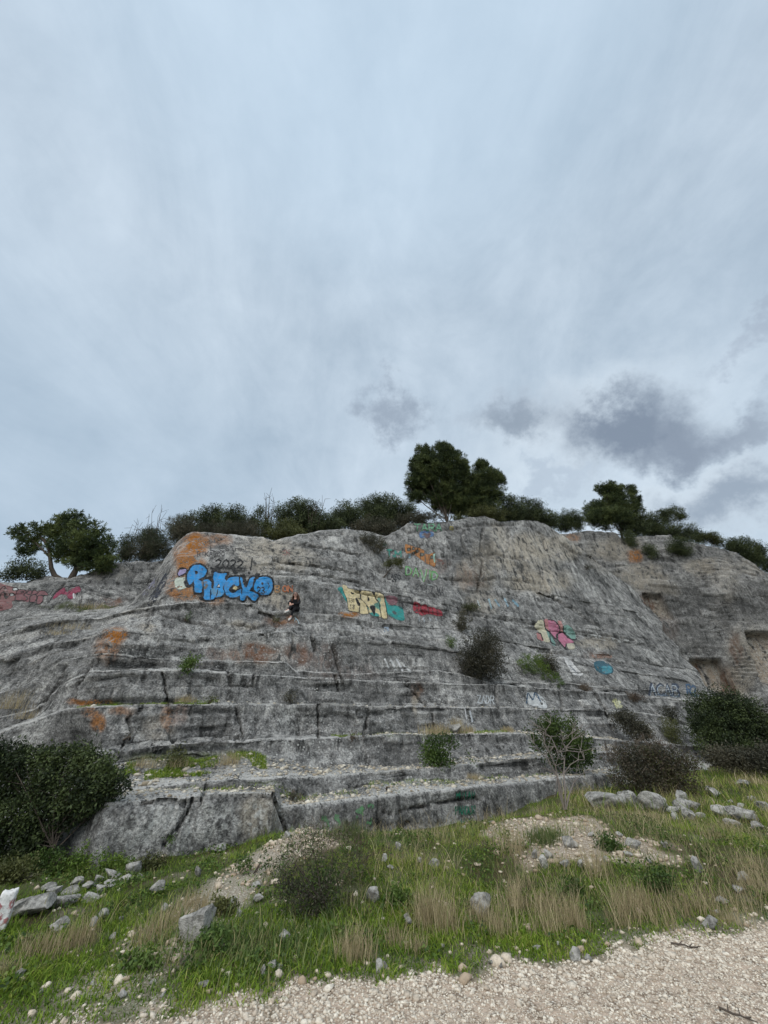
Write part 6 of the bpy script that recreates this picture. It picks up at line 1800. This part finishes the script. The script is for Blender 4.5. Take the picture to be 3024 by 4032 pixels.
tuft_list += [c8(x, y) + (hpx, wpx) for x, y, hpx, wpx in [(640, 570, 130, 60), (690, 520, 110, 60), (60, 650, 120, 70), (130, 610, 110, 60), (210, 610, 110, 60), (310, 600, 130, 70), (355, 560, 120, 50), (425, 550, 110, 40), (870, 440, 120, 60), (820, 400, 90, 50), (1560, 650, 160, 60), (1500, 630, 140, 50), (1620, 640, 150, 60), (750, 470, 100, 60), (690, 640, 60, 60), (20, 700, 80, 50)]]
def tuft(x, y, hpx, wpx, label, group, host=None, n_=135, pl=P_TAN, cat='grass', name='dry_grass_tuft', seed=0):
    h = ground_hit(x, y) if host is None else host
    s_ = mpp(x, y, h[1])
    r = rs(int(x * 3 + y) + seed)
    xy = h[:2] + np.clip(r.normal(size=(n_, 2)), -1.8, 1.8) * np.array([wpx * s_ * .55, wpx * s_ * .45])
    z = hground(xy[:, 0], xy[:, 1]) if host is None else np.full(n_, h[2])
    Hh = hpx * s_ * .85 * r.uniform(.35, 1.05, n_)
    V, Fc, cc = blades(np.stack([xy[:, 0], xy[:, 1], z - .01], -1), Hh, r.uniform(.0024, .005, n_) * max(1, h[1] / 7), np.full(n_, .30), mixpal(pl, r.beta(2, 2, n_)), r, .2)
    o_ = mesh(name, V - h, Fc, M_GRASS, False, cc)
    o_.location = h
    return tag(o_, label, cat, group)


for x, y, hpx, wpx in [q_ for i_, q_ in enumerate(tuft_list) if i_ % 5 != 4]:
    tuft(x, y, hpx, wpx, 'tuft of dry straw-coloured grass standing on the bank above the gravel', G_TUFT)
tuft(2140, 3322, 70, 60, 'dense dark green grass tuft on the stone heap', None, None, 420, P_TALL * .75, 'grass', 'green_grass_tuft')
tuft(1385, 3300, 90, 60, 'dark spiky grass tuft on the crest above the bank bush', None, None, 420, P_TALL * .7, 'grass', 'green_grass_tuft')
tuft(2460, 3190, 60, 60, 'green grass tuft before the tilted grey slab', None, None, 260, P_TALL, 'grass', 'green_grass_tuft')
for x, y, hpx, wpx, lab in [(1700, 2892, 64, 50, 'tawny grass on the ledge left of the grey boulder'), (1740, 2892, 60, 30, 'tawny grass just behind the grey ledge boulder'), (1800, 2885, 84, 30, 'tallest tawny grass right of the grey ledge boulder'), (1850, 2885, 40, 24, 'thin tawny grass at the end of the ledge row'), (900, 3010, 70, 40, 'straw grass tuft on the grassy left tread'), (570, 3020, 60, 50, 'straw grass at the left of the grassy tread'), (690, 3016, 50, 50, 'faded grass behind the lowest left rocks'),
                            (730, 2765, 44, 36, 'reddish dry grass on the long left ledge'), (1870, 3070, 36, 30, 'reddish dry tuft on the gravel tread'), (60, 2790, 110, 70, 'dead weeds in the gully of the left slabs'), (120, 2830, 60, 60, 'dry grass at the mouth of the left gully'), (290, 2480, 36, 80, 'dry grass strip on the sloping left slab'), (240, 2500, 30, 60, 'dry grass lower on the sloping left slab'), (370, 2400, 40, 50, 'rusty grass below the magenta lettering'), (290, 2400, 30, 50, 'olive grass below the pink lettering'), (2000, 2880, 30, 24, 'small dry tuft left of the dense dark bush')]:
    hh_ = cliff_hit(x, y)
    tuft(x, y, hpx, wpx, lab, None, hh_, 200, P_TAN if 'olive' not in lab else P_OLIVE, 'grass', 'ledge_grass')
# short moss and grass on the grassy treads
P_ = np.concatenate([tread_points(rE2 + .3, rE2 + 1, 9000, 430, 1050), tread_points(rE1 + .4, rE1 + 1, 1500, 500, 2300), tread_points(rE4 + .2, rE4 + 1, 1600, 300, 860), tread_points(rE3 + .2, rE3 + .9, 2500, 1300, 2000)])
nz = fbm(P_ * 1.5, 3)
P_ = P_[nz > -.1]
n = len(P_)
V, Fc, cc = blades(P_, rng.uniform(.03, .09, n), rng.uniform(.008, .014, n), np.full(n, .6), mixpal(P_LAWN, rng.uniform(.1, .9, n)), rng)
tag(mesh('grass', V, Fc, M_GRASS, False, cc), kind='stuff')


# two dead sticks on the gravel
for px_, py_, ln_, lab, sd_ in ((2700, 3738, .20, 'thin brown stick lying at the grassy edge of the gravel track', 1), (2900, 4016, .17, 'dark forked dead branch on the gravel in the bottom right corner', 2)):
    h = ground_hit(px_, py_)
    r_ = rs(sd_)
    t_ = np.linspace(-.5, .5, 7)
    d_ = np.array([math.cos(.35 * sd_), -.5 * math.sin(.6 * sd_), 0])
    p_ = t_[:, None] * d_ * ln_ + r_.normal(size=(7, 3)) * .008 + np.array([0, 0, .016])
    side_ = [(p_[k_] + np.linspace(0, 1, 4)[:, None] * np.array([r_.uniform(.02, .05), r_.uniform(-.06, .06), r_.uniform(.0, .02)]), np.linspace(.004, .002, 4)) for k_ in (2, 4, 5)]
    V, Fc = tubes([(p_, np.linspace(.0065, .004, 7))] + side_, 6)
    o_ = mesh('stick', V, Fc, M_BARK, True)
    o_.location = h
    tag(o_, lab, 'stick')

# ------------------------------------------------------------------ the seated person
def skin_obj(name, chain, mat, parent, levels=2):
    """chain: {key: (pos, radius)} plus edges; one continuous surface grown round a skeleton"""
    pts_, eds = chain
    keys = list(pts_)
    me = bpy.data.meshes.new(name)
    me.from_pydata([pts_[q_][0] for q_ in keys], [(keys.index(a_), keys.index(b_)) for a_, b_ in eds], [])
    o_ = bpy.data.objects.new(name, me)
    COL.objects.link(o_)
    md = o_.modifiers.new('skin', 'SKIN')
    md.use_smooth_shade = True
    sv = me.skin_vertices[0].data
    for i_, q_ in enumerate(keys):
        rr = pts_[q_][1]
        sv[i_].radius = rr if isinstance(rr, tuple) else (rr, rr)
    sv[0].use_root = True
    sd2 = o_.modifiers.new('sub', 'SUBSURF')
    sd2.levels = sd2.render_levels = levels
    me.materials.append(mat)
    if parent is not None:
        o_.parent = parent
    return o_


rE8 = idx[id(E8)]
ir = np.where((tA >= rE8) & (tA <= rE8 + 0.35))[0]
jc = int(np.argmin(np.abs(UA[ir[0]] - 1158)))
S0 = GA[ir[-1], jc - 2:jc + 3].mean(0)
S0[2] = GA[ir, jc - 5:jc + 6, 2].max() - 0.01
print('SEAT', S0, project(S0))
M_SKIN = plain_material('skin', (214, 168, 148), 0.55, 40, 0.08)
M_BLACK = plain_material('black_cloth', (22, 22, 25), 0.9, 60, 0.3)
M_LEGGING = plain_material('black_leggings', (28, 28, 32), 0.85, 60, 0.3)
M_HAIR = plain_material('brown_hair', (96, 66, 48), 0.5, 50, 0.45)
M_WHITE = plain_material('white_shoe', (226, 224, 216), 0.6, 40, 0.06)
M_LENS = plain_material('dark_lens', (20, 16, 18), 0.15, 5, 0.1, 0.6)
M_LIP = plain_material('lips', (170, 92, 88), 0.5, 40, 0.1)

B = {'pelvis': ((0, .08, .10), (.13, .10)), 'waist': ((0, .05, .25), (.115, .085)), 'chest': ((0, -.01, .40), (.13, .09)), 'nb': ((0, -.04, .52), (.06, .05)), 'neck': ((0, -.06, .575), .042), 'jaw': ((-.005, -.085, .625), (.056, .062)), 'head': ((-.01, -.085, .69), (.075, .088)), 'top': ((-.01, -.07, .755), (.062, .075)), 'nose': ((-.012, -.185, .675), .012), 'ear': ((.070, -.07, .68), .016), 'ear2': ((-.088, -.07, .68), .016),
     'sL': ((.155, -.01, .465), .05), 'eL': ((.19, -.20, .27), .038), 'wL': ((.0, -.40, .205), .026), 'pL': ((-.055, -.435, .185), (.034, .016)),
     'sR': ((-.155, -.01, .465), .05), 'eR': ((-.19, -.21, .29), .038), 'wR': ((-.115, -.40, .255), .026), 'pR': ((-.085, -.452, .205), (.034, .016)),
     'hL': ((.09, .04, .09), .085), 'kL': ((.06, -.36, .03), .058), 'aL': ((-.02, -.43, -.31), .034), 'tL': ((-.04, -.54, -.40), .03),
     'hR': ((-.09, .04, .09), .085), 'kR': ((-.05, -.40, .135), .058), 'aR': ((-.09, -.66, -.10), .034), 'tR': ((-.17, -.76, -.17), .03)}
E_ = [('pelvis', 'waist'), ('waist', 'chest'), ('chest', 'nb'), ('nb', 'neck'), ('neck', 'jaw'), ('jaw', 'head'), ('head', 'top'), ('head', 'nose'), ('head', 'ear'), ('head', 'ear2'), ('chest', 'sL'), ('sL', 'eL'), ('eL', 'wL'), ('wL', 'pL'), ('chest', 'sR'), ('sR', 'eR'), ('eR', 'wR'), ('wR', 'pR'),
      ('pelvis', 'hL'), ('hL', 'kL'), ('kL', 'aL'), ('aL', 'tL'), ('pelvis', 'hR'), ('hR', 'kR'), ('kR', 'aR'), ('aR', 'tR')]
for hand, sgn, down in (('pR', 1, .02), ('pL', -1, 0.0)):
    c_ = np.array(B[hand][0])
    for fi, (ox, ln_) in enumerate(((-.026, .050), (-.009, .058), (.009, .055), (.025, .044))):
        k1, k2, k3 = (f'{hand}f{fi}{q_}' for q_ in 'abc')
        a1 = c_ + np.array([ox * .9 * sgn, -.022, -.030])
        a2 = a1 + np.array([ox * .3, -.012, -ln_ * .55])
        a3 = a2 + np.array([0, .016, -ln_ * .45])
        B[k1], B[k2], B[k3] = (tuple(a1), .0095), (tuple(a2), .0085), (tuple(a3), .0075)
        E_ += [(hand, k1), (k1, k2), (k2, k3)]
    t1 = c_ + np.array([.036 * sgn, -.012, .0])
    t2 = t1 + np.array([.012 * sgn, -.018, -.026])
    B[hand + 't1'], B[hand + 't2'] = (tuple(t1), .011), (tuple(t2), .009)
    E_ += [(hand, hand + 't1'), (hand + 't1', hand + 't2')]
person = skin_obj('person', (B, E_), M_SKIN, None)
person.location = S0
tag(person, 'person in black with long brown hair and white shoes, sitting cross-legged on a ledge', 'person')
Ccoat = {'pelvis': ((0, .08, .09), (.165, .125)), 'waist': ((0, .05, .25), (.14, .11)), 'chest': ((0, -.02, .40), (.165, .13)), 'col': ((0, -.05, .545), (.088, .085)),
         'sL': ((.165, -.01, .46), .066), 'eL': ((.195, -.20, .27), .055), 'wL': ((-.015, -.395, .208), .044), 'sR': ((-.165, -.01, .46), .066), 'eR': ((-.195, -.21, .29), .055), 'wR': ((-.112, -.392, .256), .044),
         'hL': ((.13, -.04, .075), .105), 'fL': ((.14, -.27, .06), (.095, .085)), 'hR': ((-.13, -.04, .085), .10), 'fR': ((-.12, -.27, .11), (.09, .08))}
skin_obj('coat', (Ccoat, [('pelvis', 'waist'), ('waist', 'chest'), ('chest', 'col'), ('chest', 'sL'), ('sL', 'eL'), ('eL', 'wL'), ('chest', 'sR'), ('sR', 'eR'), ('eR', 'wR'), ('pelvis', 'hL'), ('hL', 'fL'), ('pelvis', 'hR'), ('hR', 'fR')]), M_BLACK, person)
skin_obj('leggings', ({'p': ((0, .07, .09), .12), 'hL': ((.09, .02, .09), .094), 'kL': ((.06, -.36, .03), .067), 'aL': ((-.017, -.425, -.285), .042), 'hR': ((-.09, .02, .09), .094), 'kR': ((-.05, -.40, .135), .067), 'aR': ((-.087, -.65, -.085), .044)}, [('p', 'hL'), ('hL', 'kL'), ('kL', 'aL'), ('p', 'hR'), ('hR', 'kR'), ('kR', 'aR')]), M_LEGGING, person)
for nm, a_, b_ in (('L', (-.022, -.43, -.335), (-.045, -.57, -.44)), ('R', (-.095, -.665, -.125), (-.185, -.785, -.20))):
    a_, b_ = np.array(a_), np.array(b_)
    d_ = b_ - a_
    shoe = skin_obj('shoe', ({'ank': (tuple(a_ + np.array([0, .0, .05])), .043), 'heel': (tuple(a_ - d_ * .12), (.044, .042)), 'mid': (tuple(a_ + d_ * .55), (.046, .036)), 'toe': (tuple(b_), (.044, .028))}, [('heel', 'ank'), ('heel', 'mid'), ('mid', 'toe')]), M_WHITE, person)
    dn_ = np.array([0, -.01, -.034])
    sole = skin_obj('sole', ({'h': (tuple(a_ - d_ * .16 + dn_), (.04, .012)), 'm': (tuple(a_ + d_ * .5 + dn_), (.043, .012)), 't': (tuple(b_ + d_ * .05 + dn_ * .8), (.04, .012))}, [('h', 'm'), ('m', 't')]), M_WHITE, None, 1)
    sole.parent = shoe
# hair: cap and long strands
r_ = rs(77)
paths = []
hc = np.array([-.01, -.065, .70])
for i_ in range(150):
    az = r_.uniform(-2.1, 2.1)                # 0 points to the back of the head
    st_ = hc + np.array([math.sin(az) * .055, math.cos(az) * .055, .075])
    k1 = hc + np.array([math.sin(az) * .098, math.cos(az) * .112, .01])
    side = math.sin(az)
    e_ = hc + np.array([side * (.125 + .05 * (side > 0)), math.cos(az) * .10 + .03, -r_.uniform(.22, .40)]) + r_.normal(size=3) * .014
    t_ = np.linspace(0, 1, 8)[:, None]
    m2 = (k1 + e_) / 2 + np.array([side * .025, .02, 0])
    p_ = (1 - t_) ** 3 * st_ + 3 * t_ * (1 - t_) ** 2 * k1 + 3 * t_ ** 2 * (1 - t_) * m2 + t_ ** 3 * e_
    paths.append((p_, np.concatenate([np.full(6, .011), [.008, .003]])))
V, Fc = tubes(paths, 5)
V0, F0 = ico(3)
cap = V0 * np.array([.086, .098, .088]) + hc + np.array([0, .012, .012])
keep = (V0[F0].mean(1)[:, 1] > -0.35) | (V0[F0].mean(1)[:, 2] > 0.42)
mesh('hair', V, Fc, M_HAIR, True, parent=person)
bm = bmesh.new()
vs_ = [bm.verts.new(v) for v in cap]
for f_, k_ in zip(F0, keep):
    if k_:
        bm.faces.new([vs_[i_] for i_ in f_])
bmesh.ops.delete(bm, geom=[v for v in bm.verts if not v.link_faces], context='VERTS')
hm = bpy.data.objects['hair'].data
bm2 = bmesh.new()
bm2.from_mesh(hm)
tmp = bpy.data.meshes.new('hair_cap')
bm.to_mesh(tmp)
bm2.from_mesh(tmp)
for f_ in bm2.faces:
    f_.smooth = True
bm2.to_mesh(hm)
# sunglasses and mouth
def lens(cx_):
    V1, F1_ = ico(2)
    return V1 * np.array([.033, .010, .025]) + np.array([cx_, -.178, .695]), F1_


La, Fa = lens(-.043)
Lb, Fb = lens(.023)
Vt, Ft = tubes([(np.array([(-.095, -.09, .703), (-.085, -.15, .703), (-.06, -.174, .706), (-.01, -.18, .704), (.04, -.174, .706), (.066, -.15, .703), (.076, -.09, .703)]), np.full(7, .0045))], 5)
Ft3 = np.concatenate([Ft[:, [0, 1, 2]], Ft[:, [0, 2, 3]]])
mesh('sunglasses', np.concatenate([La, Lb, Vt]), np.concatenate([Fa, Fb + len(La), Ft3 + len(La) + len(Lb)]), M_LENS, True, parent=person)
V1, F1_ = ico(2)
mesh('mouth', V1 * np.array([.022, .006, .008]) + np.array([-.008, -.150, .638]), F1_, M_LIP, True, parent=person)
